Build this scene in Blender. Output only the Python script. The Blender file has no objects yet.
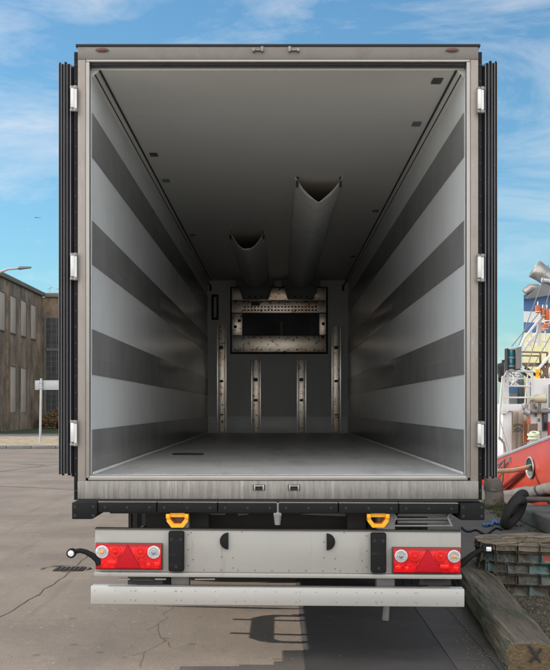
import bpy, bmesh, math, random
from mathutils import Vector, Matrix, noise
random.seed(7)
SC = bpy.context.scene
COL = SC.collection
# ------------------------------------------------------------------ camera
EYE = 1.65; F = 1231.0; VX, VY = 278.0, 408.0
cam = bpy.data.cameras.new("camera"); co = bpy.data.objects.new("camera", cam); COL.objects.link(co)
cam.sensor_fit = 'VERTICAL'; cam.sensor_height = 24.0; cam.lens = 24.0*F/670.0
cam.shift_y = (VY-335.0)/670.0; cam.shift_x = -(VX-275.0)/670.0
cam.clip_start = 0.1; cam.clip_end = 6000
co.location = (0, 0, EYE); co.rotation_euler = (math.pi/2, 0, 0)
SC.camera = co
# ------------------------------------------------------------------ light
SUN_EL = math.radians(35.3)
SUN_DIR = Vector((-math.cos(SUN_EL), 0.12, math.sin(SUN_EL))).normalized()   # towards the sun: from the left
sun = bpy.data.lights.new("sun", 'SUN'); sun.energy = 2.75; sun.angle = math.radians(0.5); sun.color = (1, .95, .87)
so = bpy.data.objects.new("sun", sun); COL.objects.link(so)
so.rotation_euler = SUN_DIR.to_track_quat('Z', 'Y').to_euler(); so.location = (-20, 0, 20)
W = bpy.data.worlds.new("World"); SC.world = W; W.use_nodes = True
nt = W.node_tree; nt.nodes.clear()
def N(nt, t, **k):
    n = nt.nodes.new(t)
    for a, b in k.items(): setattr(n, a, b)
    return n
wo = N(nt, 'ShaderNodeOutputWorld'); bg = N(nt, 'ShaderNodeBackground'); sky = N(nt, 'ShaderNodeTexSky')
sky.sky_type = 'NISHITA'; sky.sun_disc = False; sky.sun_elevation = SUN_EL
sky.sun_rotation = math.atan2(SUN_DIR.x, SUN_DIR.y); sky.air_density = 1.0; sky.dust_density = 0.6; sky.ozone_density = 1.0
bg.inputs[1].default_value = 0.09
tc = N(nt, 'ShaderNodeTexCoord'); mp = N(nt, 'ShaderNodeMapping'); mp.inputs['Scale'].default_value = (2.6, 1.6, 8.5); mp.inputs['Rotation'].default_value = (0.0, .28, 0.2); mp.inputs['Location'].default_value = (.35, .1, .9)
nz = N(nt, 'ShaderNodeTexNoise'); nz.inputs['Scale'].default_value = 2.1; nz.inputs['Detail'].default_value = 9; nz.inputs['Roughness'].default_value = .62; nz.inputs['Distortion'].default_value = .5
cr = N(nt, 'ShaderNodeValToRGB'); cr.color_ramp.elements[0].position = .44; cr.color_ramp.elements[0].color = (0, 0, 0, 1); cr.color_ramp.elements[1].position = .92; cr.color_ramp.elements[1].color = (.85, .85, .85, 1)
tint = N(nt, 'ShaderNodeMix', data_type='RGBA', blend_type='MULTIPLY'); tint.inputs[0].default_value = 1; tint.inputs[7].default_value = (.55, .88, 1.0, 1)
mx = N(nt, 'ShaderNodeMix', data_type='RGBA'); mx.inputs[7].default_value = (8.4, 8.1, 7.9, 1)
L = nt.links.new
L(tc.outputs['Generated'], mp.inputs[0]); L(mp.outputs[0], nz.inputs[0])
sp = N(nt, 'ShaderNodeSeparateXYZ'); L(tc.outputs['Generated'], sp.inputs[0])      # thicker, brighter clouds behind the camera, added unseen to light the trailer inside
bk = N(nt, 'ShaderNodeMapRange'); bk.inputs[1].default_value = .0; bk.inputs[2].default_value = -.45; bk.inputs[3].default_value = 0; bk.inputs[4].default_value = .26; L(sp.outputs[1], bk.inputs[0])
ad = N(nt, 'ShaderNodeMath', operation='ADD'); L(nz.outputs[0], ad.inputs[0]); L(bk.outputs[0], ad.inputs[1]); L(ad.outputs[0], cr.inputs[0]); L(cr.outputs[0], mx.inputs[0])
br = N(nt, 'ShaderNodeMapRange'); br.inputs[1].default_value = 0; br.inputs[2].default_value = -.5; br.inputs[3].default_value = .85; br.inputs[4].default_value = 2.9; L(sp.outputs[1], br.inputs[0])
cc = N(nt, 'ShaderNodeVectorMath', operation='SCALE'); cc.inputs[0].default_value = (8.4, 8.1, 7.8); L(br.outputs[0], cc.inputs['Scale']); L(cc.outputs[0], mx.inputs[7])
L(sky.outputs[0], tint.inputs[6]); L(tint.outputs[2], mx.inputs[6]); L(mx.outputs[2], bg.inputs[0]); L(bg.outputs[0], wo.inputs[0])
SC.view_settings.view_transform = 'Standard'; SC.view_settings.look = 'None'; SC.view_settings.gamma = 1
SC.view_settings.use_curve_mapping = False; SC.view_settings.exposure = 0.72
SC.render.engine = 'CYCLES'
SC.cycles.max_bounces = 20; SC.cycles.diffuse_bounces = 16; SC.cycles.glossy_bounces = 10
SC.cycles.use_denoising = True; SC.cycles.use_adaptive_sampling = True; SC.cycles.adaptive_threshold = .01
SC.cycles.sample_clamp_indirect = 0
SC.cycles.caustics_reflective = False; SC.cycles.caustics_refractive = False

# ------------------------------------------------------------------ helpers
def P(px, py, d): return Vector(((px-VX)*d/F, d, EYE-(py-VY)*d/F))
def GD(py): return F*EYE/(py-VY)                      # distance of a ground point
D0 = 7.9; S0 = F/D0
def RX(px): return (px-VX)/S0
def RZ(py): return EYE-(py-VY)/S0

MATS = {}
def mat(name, col, rough=.6, metal=0., var=.12, vs=3.0, bump=0., bs=40., col2=None, m2=(.5, .7), s2=1.5, coat=0., rvar=.12, spec=None, stretch=None, extra=None):
    """procedural material: base colour with broad variation, optional second colour in patches, fine bump"""
    m = bpy.data.materials.new(name); m.use_nodes = True; t = m.node_tree; b = t.nodes['Principled BSDF']; k = t.links.new
    co_ = N(t, 'ShaderNodeTexCoord'); src = co_.outputs['Object']
    if stretch:
        mm = N(t, 'ShaderNodeMapping'); mm.inputs['Scale'].default_value = stretch; k(src, mm.inputs[0]); src = mm.outputs[0]
    n1 = N(t, 'ShaderNodeTexNoise'); n1.inputs['Scale'].default_value = vs; n1.inputs['Detail'].default_value = 6; n1.inputs['Roughness'].default_value = .6; k(src, n1.inputs[0])
    r1 = N(t, 'ShaderNodeMapRange'); r1.inputs[1].default_value = .25; r1.inputs[2].default_value = .75; r1.inputs[3].default_value = 1-var; r1.inputs[4].default_value = 1+var; k(n1.outputs[0], r1.inputs[0])
    hs = N(t, 'ShaderNodeMix', data_type='RGBA', blend_type='MULTIPLY'); hs.inputs[0].default_value = 1; hs.inputs[6].default_value = (*col, 1); k(r1.outputs[0], hs.inputs[7])
    out = hs.outputs[2]
    if col2:
        n2 = N(t, 'ShaderNodeTexNoise'); n2.inputs['Scale'].default_value = s2; n2.inputs['Detail'].default_value = 9; n2.inputs['Roughness'].default_value = .68; k(src, n2.inputs[0])
        r2 = N(t, 'ShaderNodeMapRange'); r2.inputs[1].default_value = m2[0]; r2.inputs[2].default_value = m2[1]; k(n2.outputs[0], r2.inputs[0])
        x2 = N(t, 'ShaderNodeMix', data_type='RGBA'); x2.inputs[7].default_value = (*col2, 1); k(out, x2.inputs[6]); k(r2.outputs[0], x2.inputs[0]); out = x2.outputs[2]
    if extra: out = extra(t, src, out)
    k(out, b.inputs['Base Color'])
    r3 = N(t, 'ShaderNodeMapRange'); r3.inputs[3].default_value = max(.02, rough-rvar); r3.inputs[4].default_value = min(1, rough+rvar); k(n1.outputs[0], r3.inputs[0]); k(r3.outputs[0], b.inputs['Roughness'])
    b.inputs['Metallic'].default_value = metal
    if coat: b.inputs['Coat Weight'].default_value = coat; b.inputs['Coat Roughness'].default_value = .1
    if spec is not None: b.inputs['Specular IOR Level'].default_value = spec
    if bump:
        n4 = N(t, 'ShaderNodeTexNoise'); n4.inputs['Scale'].default_value = bs; n4.inputs['Detail'].default_value = 5; k(src, n4.inputs[0])
        bp = N(t, 'ShaderNodeBump'); bp.inputs['Strength'].default_value = bump; bp.inputs['Distance'].default_value = .02; k(n4.outputs[0], bp.inputs['Height']); k(bp.outputs[0], b.inputs['Normal'])
    MATS[name] = m
    return m

def speckle(scale, thr, colr, amt=1.0, rnd=.55):
    def f(t, src, out):
        k = t.links.new
        v = N(t, 'ShaderNodeTexVoronoi'); v.inputs['Scale'].default_value = scale; k(src, v.inputs[0])
        sz = N(t, 'ShaderNodeSeparateColor'); k(v.outputs['Color'], sz.inputs[0])
        g = N(t, 'ShaderNodeMath', operation='GREATER_THAN'); k(sz.outputs[0], g.inputs[0]); g.inputs[1].default_value = rnd
        l = N(t, 'ShaderNodeMath', operation='LESS_THAN'); k(v.outputs['Distance'], l.inputs[0]); l.inputs[1].default_value = thr
        q = N(t, 'ShaderNodeMath', operation='MULTIPLY'); k(g.outputs[0], q.inputs[0]); k(l.outputs[0], q.inputs[1])
        q2 = N(t, 'ShaderNodeMath', operation='MULTIPLY'); k(q.outputs[0], q2.inputs[0]); q2.inputs[1].default_value = amt
        x = N(t, 'ShaderNodeMix', data_type='RGBA'); k(q2.outputs[0], x.inputs[0]); k(out, x.inputs[6]); x.inputs[7].default_value = (*colr, 1)
        return x.outputs[2]
    return f
def chain(*fs):
    def f(t, src, out):
        for g in fs: out = g(t, src, out)
        return out
    return f
def scuffs(colr, amt, sc=(1, .12, 9), thr=(.62, .7), scale=4):
    """long thin scratches or streaks"""
    def f(t, src, out):
        k = t.links.new
        mm = N(t, 'ShaderNodeMapping'); mm.inputs['Scale'].default_value = sc; k(src, mm.inputs[0])
        n = N(t, 'ShaderNodeTexNoise'); n.inputs['Scale'].default_value = scale; n.inputs['Detail'].default_value = 7; n.inputs['Roughness'].default_value = .7; k(mm.outputs[0], n.inputs[0])
        r = N(t, 'ShaderNodeMapRange'); r.inputs[1].default_value = thr[0]; r.inputs[2].default_value = thr[1]; r.inputs[4].default_value = amt; k(n.outputs[0], r.inputs[0])
        x = N(t, 'ShaderNodeMix', data_type='RGBA'); k(r.outputs[0], x.inputs[0]); k(out, x.inputs[6]); x.inputs[7].default_value = (*colr, 1)
        return x.outputs[2]
    return f
def joints(axis, period, width, colr, amt, off=0.):
    """panel joints: a thin line every period metres along one axis"""
    def f(t, src, out):
        k = t.links.new
        s = N(t, 'ShaderNodeSeparateXYZ'); k(src, s.inputs[0])
        a = N(t, 'ShaderNodeMath', operation='ADD'); k(s.outputs[axis], a.inputs[0]); a.inputs[1].default_value = 100*period+off
        d = N(t, 'ShaderNodeMath', operation='DIVIDE'); k(a.outputs[0], d.inputs[0]); d.inputs[1].default_value = period
        fr = N(t, 'ShaderNodeMath', operation='FRACT'); k(d.outputs[0], fr.inputs[0])
        l = N(t, 'ShaderNodeMath', operation='LESS_THAN'); k(fr.outputs[0], l.inputs[0]); l.inputs[1].default_value = width/period
        q = N(t, 'ShaderNodeMath', operation='MULTIPLY'); k(l.outputs[0], q.inputs[0]); q.inputs[1].default_value = amt
        x = N(t, 'ShaderNodeMix', data_type='RGBA'); k(q.outputs[0], x.inputs[0]); k(out, x.inputs[6]); x.inputs[7].default_value = (*colr, 1)
        return x.outputs[2]
    return f

def bm_(): return bmesh.new()
def box(bm, x0, x1, y0, y1, z0, z1, bev=0., mi=0, seg=2, rot=None):
    r = bmesh.ops.create_cube(bm, size=1)
    vs = r['verts']
    c = Vector(((x0+x1)/2, (y0+y1)/2, (z0+z1)/2))
    for v in vs: v.co = Vector((v.co.x*(x1-x0), v.co.y*(y1-y0), v.co.z*(z1-z0)))
    if rot is not None:
        for v in vs: v.co = rot @ v.co
    for v in vs: v.co += c
    fs = {f for v in vs for f in v.link_faces}
    for f in fs: f.material_index = mi
    if bev:
        es = list({e for v in vs for e in v.link_edges})
        bmesh.ops.bevel(bm, geom=es, offset=bev, segments=seg, affect='EDGES', profile=.5, material=-1)
    return vs
def tube(bm, pts, r, seg=10, cap=True, mi=0):
    pts = [Vector(p) for p in pts]; n = len(pts)
    rr = r if isinstance(r, (list, tuple)) else [r]*n
    rings = []; up = None
    for i, p in enumerate(pts):
        d = (pts[min(i+1, n-1)]-pts[max(i-1, 0)]).normalized()
        if up is None: up = d.orthogonal().normalized()
        else:
            up = (up - d*up.dot(d)); up = up.normalized() if up.length > 1e-5 else d.orthogonal().normalized()
        w = d.cross(up)
        rings.append([bm.verts.new(p+rr[i]*(math.cos(a)*up+math.sin(a)*w)) for a in [2*math.pi*j/seg for j in range(seg)]])
    for i in range(n-1):
        for j in range(seg):
            f = bm.faces.new((rings[i][j], rings[i][(j+1) % seg], rings[i+1][(j+1) % seg], rings[i+1][j])); f.material_index = mi
    if cap:
        f = bm.faces.new(list(reversed(rings[0]))); f.material_index = mi
        f = bm.faces.new(rings[-1]); f.material_index = mi
    return rings
def prism(bm, poly, a, b, axis='y', mi=0, bev=0.):
    """extrude a 2-D outline: axis y -> (x,z) outline, axis x -> (y,z), axis z -> (x,y)"""
    def V(u, v, w): return {'y': (u, w, v), 'x': (w, u, v), 'z': (u, v, w)}[axis]
    A = [bm.verts.new(V(u, v, a)) for u, v in poly]; B = [bm.verts.new(V(u, v, b)) for u, v in poly]
    n = len(poly); fs = [bm.faces.new(A), bm.faces.new(list(reversed(B)))]
    for i in range(n): fs.append(bm.faces.new((A[i], B[i], B[(i+1) % n], A[(i+1) % n])))
    for f in fs: f.material_index = mi
    if bev:
        bmesh.ops.bevel(bm, geom=list({e for f in fs for e in f.edges}), offset=bev, segments=2, affect='EDGES', profile=.5)
    return fs
def lathe(bm, prof, c, ax='y', seg=24, mi=0):
    """prof: list of (radius, position along the axis)"""
    c = Vector(c); rings = []
    for r, h in prof:
        ring = []
        for j in range(seg):
            a = 2*math.pi*j/seg; u, v = r*math.cos(a), r*math.sin(a)
            o = {'y': (u, h, v), 'x': (h, u, v), 'z': (u, v, h)}[ax]
            ring.append(bm.verts.new(c+Vector(o)))
        rings.append(ring)
    for i in range(len(rings)-1):
        for j in range(seg):
            f = bm.faces.new((rings[i][j], rings[i][(j+1) % seg], rings[i+1][(j+1) % seg], rings[i+1][j])); f.material_index = mi
    for R in (rings[0], rings[-1]):
        try: f = bm.faces.new(R); f.material_index = mi
        except ValueError: pass
def torus(bm, c, R, r, n=28, m=10, mat3=None, a0=0, a1=2*math.pi, sq=1.0):
    full = abs(a1-a0-2*math.pi) < 1e-4; rings = []
    for i in range(n if full else n+1):
        a = a0+(a1-a0)*i/n; ring = []
        for j in range(m):
            b = 2*math.pi*j/m
            v = Vector(((R+r*math.cos(b))*math.cos(a), r*sq*math.sin(b), (R+r*math.cos(b))*math.sin(a)))
            if mat3 is not None: v = mat3 @ v
            ring.append(bm.verts.new(v+Vector(c)))
        rings.append(ring)
    k = len(rings)
    for i in range(k if full else k-1):
        for j in range(m): bm.faces.new((rings[i][j], rings[i][(j+1) % m], rings[(i+1) % k][(j+1) % m], rings[(i+1) % k][j]))
def quad(bm, pts, mi=0):
    f = bm.faces.new([bm.verts.new(Vector(p)) for p in pts]); f.material_index = mi; return f
def root_loc(o):
    v = Vector((0, 0, 0))
    while o is not None: v += o.location; o = o.parent
    return v
SPLIT = {'coiled_line_', 'deck_fitting', 'railing', 'stair_rail', 'hinge_cap', 'lamp_cap', 'window_bar_', 'strut', 'catwalk', 'stay', 'strip_bracket', 'door_profile', 'step_rail', 'folding_step', 'wall_hook', 'roof_aerial', 'clamp', 'cowl', 'light_strip', 'orange_hose', 'stanchion', 'kick_plate', 'bumper_bracket', 'sign_panel', 'searchlight_bracket', 'floodlight', 'blue_cover', 'light_board', 'bulwark_rail', 'deckhouse_wall', 'tow_socket', 'flap_stay', 'red_cabinet'}
def islands(bm):
    seen = set(); out = []
    for v in bm.verts:
        if v in seen: continue
        st = [v]; seen.add(v); g = []
        while st:
            w = st.pop(); g.append(w)
            for e in w.link_edges:
                o_ = e.other_vert(w)
                if o_ not in seen: seen.add(o_); st.append(o_)
        out.append(g)
    return out
def obj(name, bm, m, parent=None, smooth=35, tilt=0.):
    if name in SPLIT:
        bm.verts.ensure_lookup_table(); isl = islands(bm)
        if len(isl) > 1:
            first = None
            for g in isl:
                nb = bmesh.new(); mp_ = {v: nb.verts.new(v.co) for v in g}
                for f in {f for v in g for f in v.link_faces}:
                    nf = nb.faces.new([mp_[v] for v in f.verts]); nf.material_index = f.material_index
                o = obj_(name, nb, m, parent, smooth, tilt); first = first or o
            bm.free(); return first
    return obj_(name, bm, m, parent, smooth, tilt)
def obj_(name, bm, m, parent=None, smooth=35, tilt=0.):
    if tilt:
        for v in bm.verts: v.co.z -= tilt*v.co.x
    off = root_loc(parent)
    if parent is not None: bmesh.ops.translate(bm, verts=bm.verts, vec=-off)
    bmesh.ops.recalc_face_normals(bm, faces=bm.faces)
    me = bpy.data.meshes.new(name); bm.to_mesh(me); bm.free()
    for mm in (m if isinstance(m, (list, tuple)) else [m]): me.materials.append(mm)
    if smooth:
        me.shade_smooth(); me.set_sharp_from_angle(angle=math.radians(smooth))
    o = bpy.data.objects.new(name, me); COL.objects.link(o)
    if parent is not None: o.parent = parent
    return o
def tag(o, label, cat, group=None):
    o['label'] = label; o['category'] = cat
    if group: o['group'] = group
    return o
def thing(name, label, cat, loc=(0, 0, 0), group=None):
    o = bpy.data.objects.new(name, None); COL.objects.link(o); o.location = loc; o.empty_display_size = .2
    return tag(o, label, cat, group)
def struct(name, bm, m, kind='structure', smooth=0):
    o = obj(name, bm, m, None, smooth); o['kind'] = kind; return o
def rebase(o, loc):
    """put the origin of a one-mesh thing at loc"""
    loc = Vector(loc); o.data.transform(Matrix.Translation(-loc)); o.location = loc; return o
def wobble(bm, amp, sc, seed=0):
    for v in bm.verts: v.co += amp*noise.noise_vector(v.co*sc+Vector((seed, seed*2.3, 0)))

# ------------------------------------------------------------------ materials
concrete = mat('concrete_paving', (.205, .160, .124), .9, var=.12, vs=.8, bump=.25, bs=110, col2=(.135, .105, .083), m2=(.44, .68), s2=.6,
               extra=chain(scuffs((.27, .225, .185), .6, (1, 1, 1), (.56, .7), 22), scuffs((.11, .09, .075), .6, (1, 1, 1), (.58, .68), 45), speckle(38, .22, (.075, .065, .055), .7, .55), speckle(52, .2, (.34, .30, .26), .6, .6), speckle(9, .1, (.42, .40, .37), .7, .84), speckle(5, .16, (.06, .05, .042), .55, .88), scuffs((.10, .085, .07), .55, (1, .35, 1), (.52, .72), 1.3), scuffs((.09, .078, .066), .5, (3.5, .12, 1), (.58, .72), 1.0), scuffs((.30, .25, .20), .45, (1, 1, 1), (.56, .7), 2.4)))
palec = mat('bounce_concrete', (.46, .42, .37), .9, var=.1, vs=.6, bump=.2, bs=60, extra=joints(0, 5, .03, (.2, .18, .16), .6))
shadow_dark_asphalt = mat('shadow_dark_asphalt', (.068, .058, .050), .9, var=.25, vs=2.5, bump=.6, bs=90, col2=(.085, .078, .072), m2=(.45, .7), s2=1.1, extra=chain(speckle(60, .25, (.14, .13, .12), .5, .5), speckle(7, .07, (.4, .4, .38), .8, .85)))
soil = mat('gravelly_soil', (.11, .085, .052), .95, var=.35, vs=6, bump=1.0, bs=35, col2=(.05, .06, .022), m2=(.45, .62), s2=2.2, extra=chain(speckle(40, .3, (.20, .17, .13), .7, .6), speckle(14, .13, (.3, .27, .22), .8, .8)))
slab = mat('old_stone_paving', (.14, .122, .10), .9, var=.25, vs=3, bump=.7, bs=40, col2=(.11, .11, .07), m2=(.5, .68), s2=1.5)
tar = mat('tar', (.11, .088, .07), .8, var=.3, vs=5, bump=.4, bs=60)
kerbm = mat('kerb_stone', (.19, .185, .175), .85, var=.2, vs=2, bump=.4, bs=40)
cobble = mat('cobbled_paving', (.33, .255, .165), .9, var=.2, vs=1, bump=.6, bs=6, extra=chain(speckle(2.2, .45, (.12, .095, .065), .75, .4), speckle(4.1, .3, (.46, .38, .27), .8, .4), speckle(3.0, .3, (.07, .06, .045), .6, .6)))
grassm = mat('grass', (.045, .062, .018), .95, var=.4, vs=1.5, bump=.8, bs=20)
facade = mat('old_render_wall', (.225, .162, .112), .95, var=.4, vs=.5, bump=.5, bs=6, col2=(.30, .245, .19), m2=(.5, .68), s2=.42,
             extra=chain(scuffs((.055, .05, .036), .85, (1, 1, .5), (.44, .62), .8), scuffs((.20, .10, .07), .6, (1, 1, .8), (.54, .66), .7), scuffs((.30, .26, .21), .7, (1, 1, .7), (.58, .66), 1.7)))
blank = mat('bricked_up_window', (.40, .33, .27), .9, var=.12, vs=.6, bump=.2, bs=8)
glassblock = mat('glass_block', (.03, .036, .038), .35, var=.6, vs=2, spec=.6)
mull = mat('dark_window_bar', (.11, .105, .095), .7)
capstone = mat('roof_coping', (.15, .13, .11), .9, var=.2, vs=1)
steelg = mat('galvanised_steel', (.42, .43, .44), .5, .5, var=.15, vs=4)
headm = mat('shaded_header_steel', (.175, .155, .138), .5, .3, var=.2, vs=3, col2=(.13, .105, .09), m2=(.5, .7), s2=3)  # darker than the posts: shade under the roof lip put into the colour
framem = mat('frame_steel', (.30, .265, .235), .5, .25, var=.14, vs=2.2, bump=.05, bs=30, col2=(.22, .17, .14), m2=(.5, .75), s2=2.2, extra=scuffs((.48, .49, .46), .5, (9, 1, .9), (.58, .7), 3))
sillm = mat('sill_steel', (.26, .24, .22), .45, .4, var=.14, vs=3, bump=.05, bs=40, extra=chain(scuffs((.13, .12, .105), .8, (9, 1, .8), (.45, .66), 3.2), scuffs((.46, .45, .44), .6, (12, 1, .6), (.56, .68), 2)))
lipm = mat('bright_lip', (.33, .31, .285), .35, .6, var=.1, vs=5)
gapm = mat('dark_gap', (.02, .02, .02), .8)
rubber = mat('black_rubber', (.010, .010, .0105), .7, spec=.2, var=.25, vs=6, bump=.15, bs=40, extra=scuffs((.05, .048, .045), .6, (.8, 1, 6), (.58, .72), 5))
doorskin = mat('door_skin', (.09, .095, .11), .4, .2, var=.1)
sealm = mat('door_seal', (.018, .018, .024), .45, var=.2)
sealedge = mat('door_profile', (.19, .185, .18), .4, .5, var=.15)
hingem = mat('hinge_steel', (.60, .59, .57), .35, .35, var=.12, vs=9, extra=scuffs((.3, .27, .24), .6, (3, 1, 2), (.6, .75), 9))
wallw = mat('wall_grp', (.84, .86, .87), .24, 0, rvar=.04, var=.04, vs=1, bump=.03, bs=2, extra=chain(joints(1, .62, .008, (.42, .43, .43), .35), scuffs((.6, .6, .59), .25, (1, .08, 14), (.66, .8), 3)))
wallk = mat('scuff_rail', (.19, .19, .187), .24, .05, rvar=.02, var=.15, vs=2, bump=.02, bs=3, extra=scuffs((.32, .32, .31), .5, (1, .10, 16), (.58, .72), 3))
ceilm = mat('ceiling_grp', (.70, .68, .64), .45, 0, var=.04, vs=.6, bump=.02, bs=1.5, extra=joints(1, 1.25, .02, (.88, .86, .82), .25))
floorm = mat('floor_aluminium', (.64, .635, .625), .42, .2, var=.12, vs=2, bump=.5, bs=150, extra=chain(scuffs((.36, .36, .36), .6, (4, .5, 1), (.5, .68), 1.3), scuffs((.48, .48, .47), .5, (6, .3, 1), (.6, .72), 3)))
bulkm = mat('bulkhead_grp', (.60, .585, .56), .4, 0, var=.06)
kickm = mat('kick_plate', (.88, .87, .85), .45, .1, var=.1, extra=scuffs((.3, .3, .3), .5, (6, 1, 6)))
warmst = mat('stained_steel', (.98, .85, .73), .37, .93, rvar=.03, var=.12, vs=4, bump=.06, bs=14, col2=(.85, .58, .38), m2=(.48, .7), s2=3, extra=scuffs((.08, .06, .045), .9, (3, 1, 3), (.56, .63), 5))
warmfl = mat('strip_flange', (.97, .92, .86), .35, .95, var=.2, vs=7)
grille = mat('evaporator_fins', (.015, .015, .016), .5, .2)
ductm = mat('duct_canvas', (.90, .88, .83), .6, 0, var=.08, vs=3, bump=.3, bs=9)
adaptm = mat('duct_adapter', (.22, .22, .22), .5)
paintw = mat('white_paint', (.345, .328, .30), .35, 0, var=.05, vs=1.5, coat=.2, bump=.03, bs=12, col2=(.27, .25, .22), m2=(.55, .85), s2=1.8, extra=chain(scuffs((.17, .145, .11), .5, (6, 1, .9), (.58, .76), 2.6), scuffs((.2, .17, .13), .5, (1, 1, 9), (.66, .76), 3)))
paintw2 = mat('bumper_paint', (.42, .405, .375), .35, .1, var=.04, vs=1.5, coat=.2, col2=(.6, .58, .54), m2=(.6, .8), s2=2.6, extra=scuffs((.32, .29, .25), .45, (1.2, 1, 6), (.66, .76), 3))
rivm = mat('rivet', (.085, .08, .07), .5, .5)
redl = mat('red_lens', (.70, .006, .010), .3, 0, var=.5, vs=28, bump=.25, bs=60, spec=.25, coat=.12)  # strong colour variation stands in for bright reflections in the lens
redd = mat('red_dark_lens', (.38, .003, .006), .3, 0, var=.2, vs=60, spec=.25, coat=.1)
redb = mat('red_bright_lens', (.92, .02, .012), .25, 0, var=.15, vs=40, spec=.3, coat=.15)
redt = mat('red_reflector', (.50, .003, .012), .4, 0, var=.1, vs=120, bump=.3, bs=220, spec=.2)
whl = mat('clear_lens', (.74, .74, .73), .12, .3, var=.2, vs=50, coat=.8, bump=.3, bs=90)
orl = mat('amber_core', (.75, .30, .08), .2, 0, var=.2, vs=40, coat=.5)
grl = mat('lens_core', (.28, .29, .31), .2, .4)
yel = mat('yellow_paint', (.92, .42, .008), .4, 0, var=.12, vs=8, extra=scuffs((.12, .08, .04), .7, (3, 1, 3), (.62, .72), 5))
chasm = mat('chassis_steel', (.045, .043, .042), .7, .2, var=.3, vs=4, bump=.2, bs=20)
dirtst = mat('dirty_galvanised', (.26, .25, .235), .6, .4, var=.25, vs=6)
tyrem = mat('tyre_rubber', (.03, .029, .028), .8, var=.2, vs=8, bump=.2, bs=30)
rimm = mat('rim_steel', (.45, .45, .45), .4, .7)
# wood, bricks
woodm = mat('weathered_timber', (.14, .112, .075), .9, var=.3, vs=3, bump=1.0, bs=14, col2=(.07, .075, .035), m2=(.44, .62), s2=2.2, stretch=(3.2, .5, 3.2), extra=chain(scuffs((.30, .265, .21), .75, (5, .35, 5), (.5, .66), 2), scuffs((.02, .016, .012), .9, (4, .18, 4), (.58, .64), 3)))
endgr = mat('timber_end', (.13, .088, .045), .9, var=.45, vs=14, bump=1.0, bs=50, col2=(.12, .08, .04), m2=(.5, .7), s2=6)
paintx = mat('black_mark', (.02, .02, .02), .8)
brickm = mat('old_brick', (.125, .10, .08), .9, var=.45, vs=7, bump=1.0, bs=26, col2=(.12, .225, .225), m2=(.44, .56), s2=3.3, extra=chain(scuffs((.20, .17, .13), .8, (1, 1, 1), (.52, .62), 7), scuffs((.03, .028, .022), .7, (1, 1, 1), (.60, .68), 16), scuffs((.05, .06, .025), .8, (1, 1, 1.3), (.54, .66), 4.1)))
redpat = mat('red_paint_on_brick', (.36, .06, .03), .85, var=.3, vs=8, bump=.8, bs=26)
copem = mat('coping_brick', (.25, .205, .15), .9, var=.3, vs=6, bump=.9, bs=24, col2=(.09, .085, .045), m2=(.5, .64), s2=4)
mortar = mat('mortar', (.13, .115, .095), .95, var=.3, vs=9, bump=.8, bs=30)
copestone = mat('granite_coping', (.20, .185, .165), .9, var=.3, vs=3, bump=.8, bs=18, col2=(.09, .085, .065), m2=(.46, .62), s2=2.4, extra=speckle(50, .25, (.35, .34, .32), .5, .6))
stonemm = mat('worn_stone', (.20, .175, .15), .9, var=.3, vs=4, bump=1, bs=12, col2=(.10, .07, .05), m2=(.5, .62), s2=3)
# ship
hullred = mat('hull_red', (.44, .040, .012), .4, 0, var=.08, vs=1.2, coat=.2, bump=.05, bs=4, extra=chain(scuffs((.30, .07, .04), .6, (1, .8, .3), (.58, .72), 3.5), scuffs((.22, .09, .05), .6, (1, 5, .5), (.64, .72), 2)))
strakem = mat('rubbing_strake', (.17, .15, .135), .8, var=.3, vs=5, bump=.6, bs=20, col2=(.12, .09, .07), m2=(.5, .64), s2=4)
shipw = mat('ship_white', (.66, .65, .63), .4, 0, var=.05, vs=1.5, extra=scuffs((.45, .33, .24), .35, (2, 2, .4), (.64, .76), 2.5))
shipbe = mat('ship_beige', (.66, .58, .52), .5, 0, var=.06)
shipy = mat('ship_yellow', (.68, .61, .32), .5, 0, var=.06, extra=scuffs((.5, .35, .2), .3, (2, 2, .3), (.66, .78), 2))
shipb = mat('ship_blue', (.045, .13, .30), .45, 0, var=.08)
shipgr = mat('ship_grey', (.16, .165, .175), .5, .1, var=.12)
shiplb = mat('ship_pale_blue', (.36, .48, .66), .5, 0, var=.06)
brass = mat('exhaust_pipe', (.42, .39, .345), .35, .6, var=.2, vs=4, extra=scuffs((.16, .12, .09), .5, (2, 2, 2), (.58, .7), 3))
orange = mat('orange_plastic', (.50, .12, .03), .5, 0, var=.1)
brownst = mat('brown_steel', (.16, .10, .07), .6, .2, var=.2)
ropem = mat('rope', (.58, .62, .44), .9, var=.25, vs=14, bump=1, bs=70)
teal = mat('green_lamp_glass', (.02, .22, .27), .12, 0, coat=.7)
waterm = mat('harbour_water', (.03, .05, .055), .08, 0, var=.2, vs=.5, bump=.5, bs=1.2)
deckm = mat('deck_paint', (.22, .10, .07), .7)
blueplast = mat('blue_rope_plastic', (.06, .18, .42), .5)

# ------------------------------------------------------------------ ground
QX = 4.35     # quay edge
b = bm_(); quad(b, [(-900, -120, 0), (QX, -120, 0), (QX, 900, 0), (-900, 900, 0)]); quad(b, [(QX, -120, 0), (QX, -120, -3), (QX, 900, -3), (QX, 900, 0)])
struct('ground', b, concrete)
b = bm_(); quad(b, [(-70, -110, .004), (QX-.5, -110, .004), (QX-.5, 6.6, .004), (-70, 6.6, .004)]); struct('bounce_apron', b, palec)   # unseen pale apron, added to bounce light up into the trailer
b = bm_(); quad(b, [(QX, -120, -2.0), (1500, -120, -2.0), (1500, 900, -2.0), (QX, 900, -2.0)]); struct('water', b, waterm)
b = bm_(); quad(b, [(-900, 900, 0), (1500, 900, 0), (1500, 5000, 0), (-900, 5000, 0)]); struct('far_ground', b, grassm)
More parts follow.
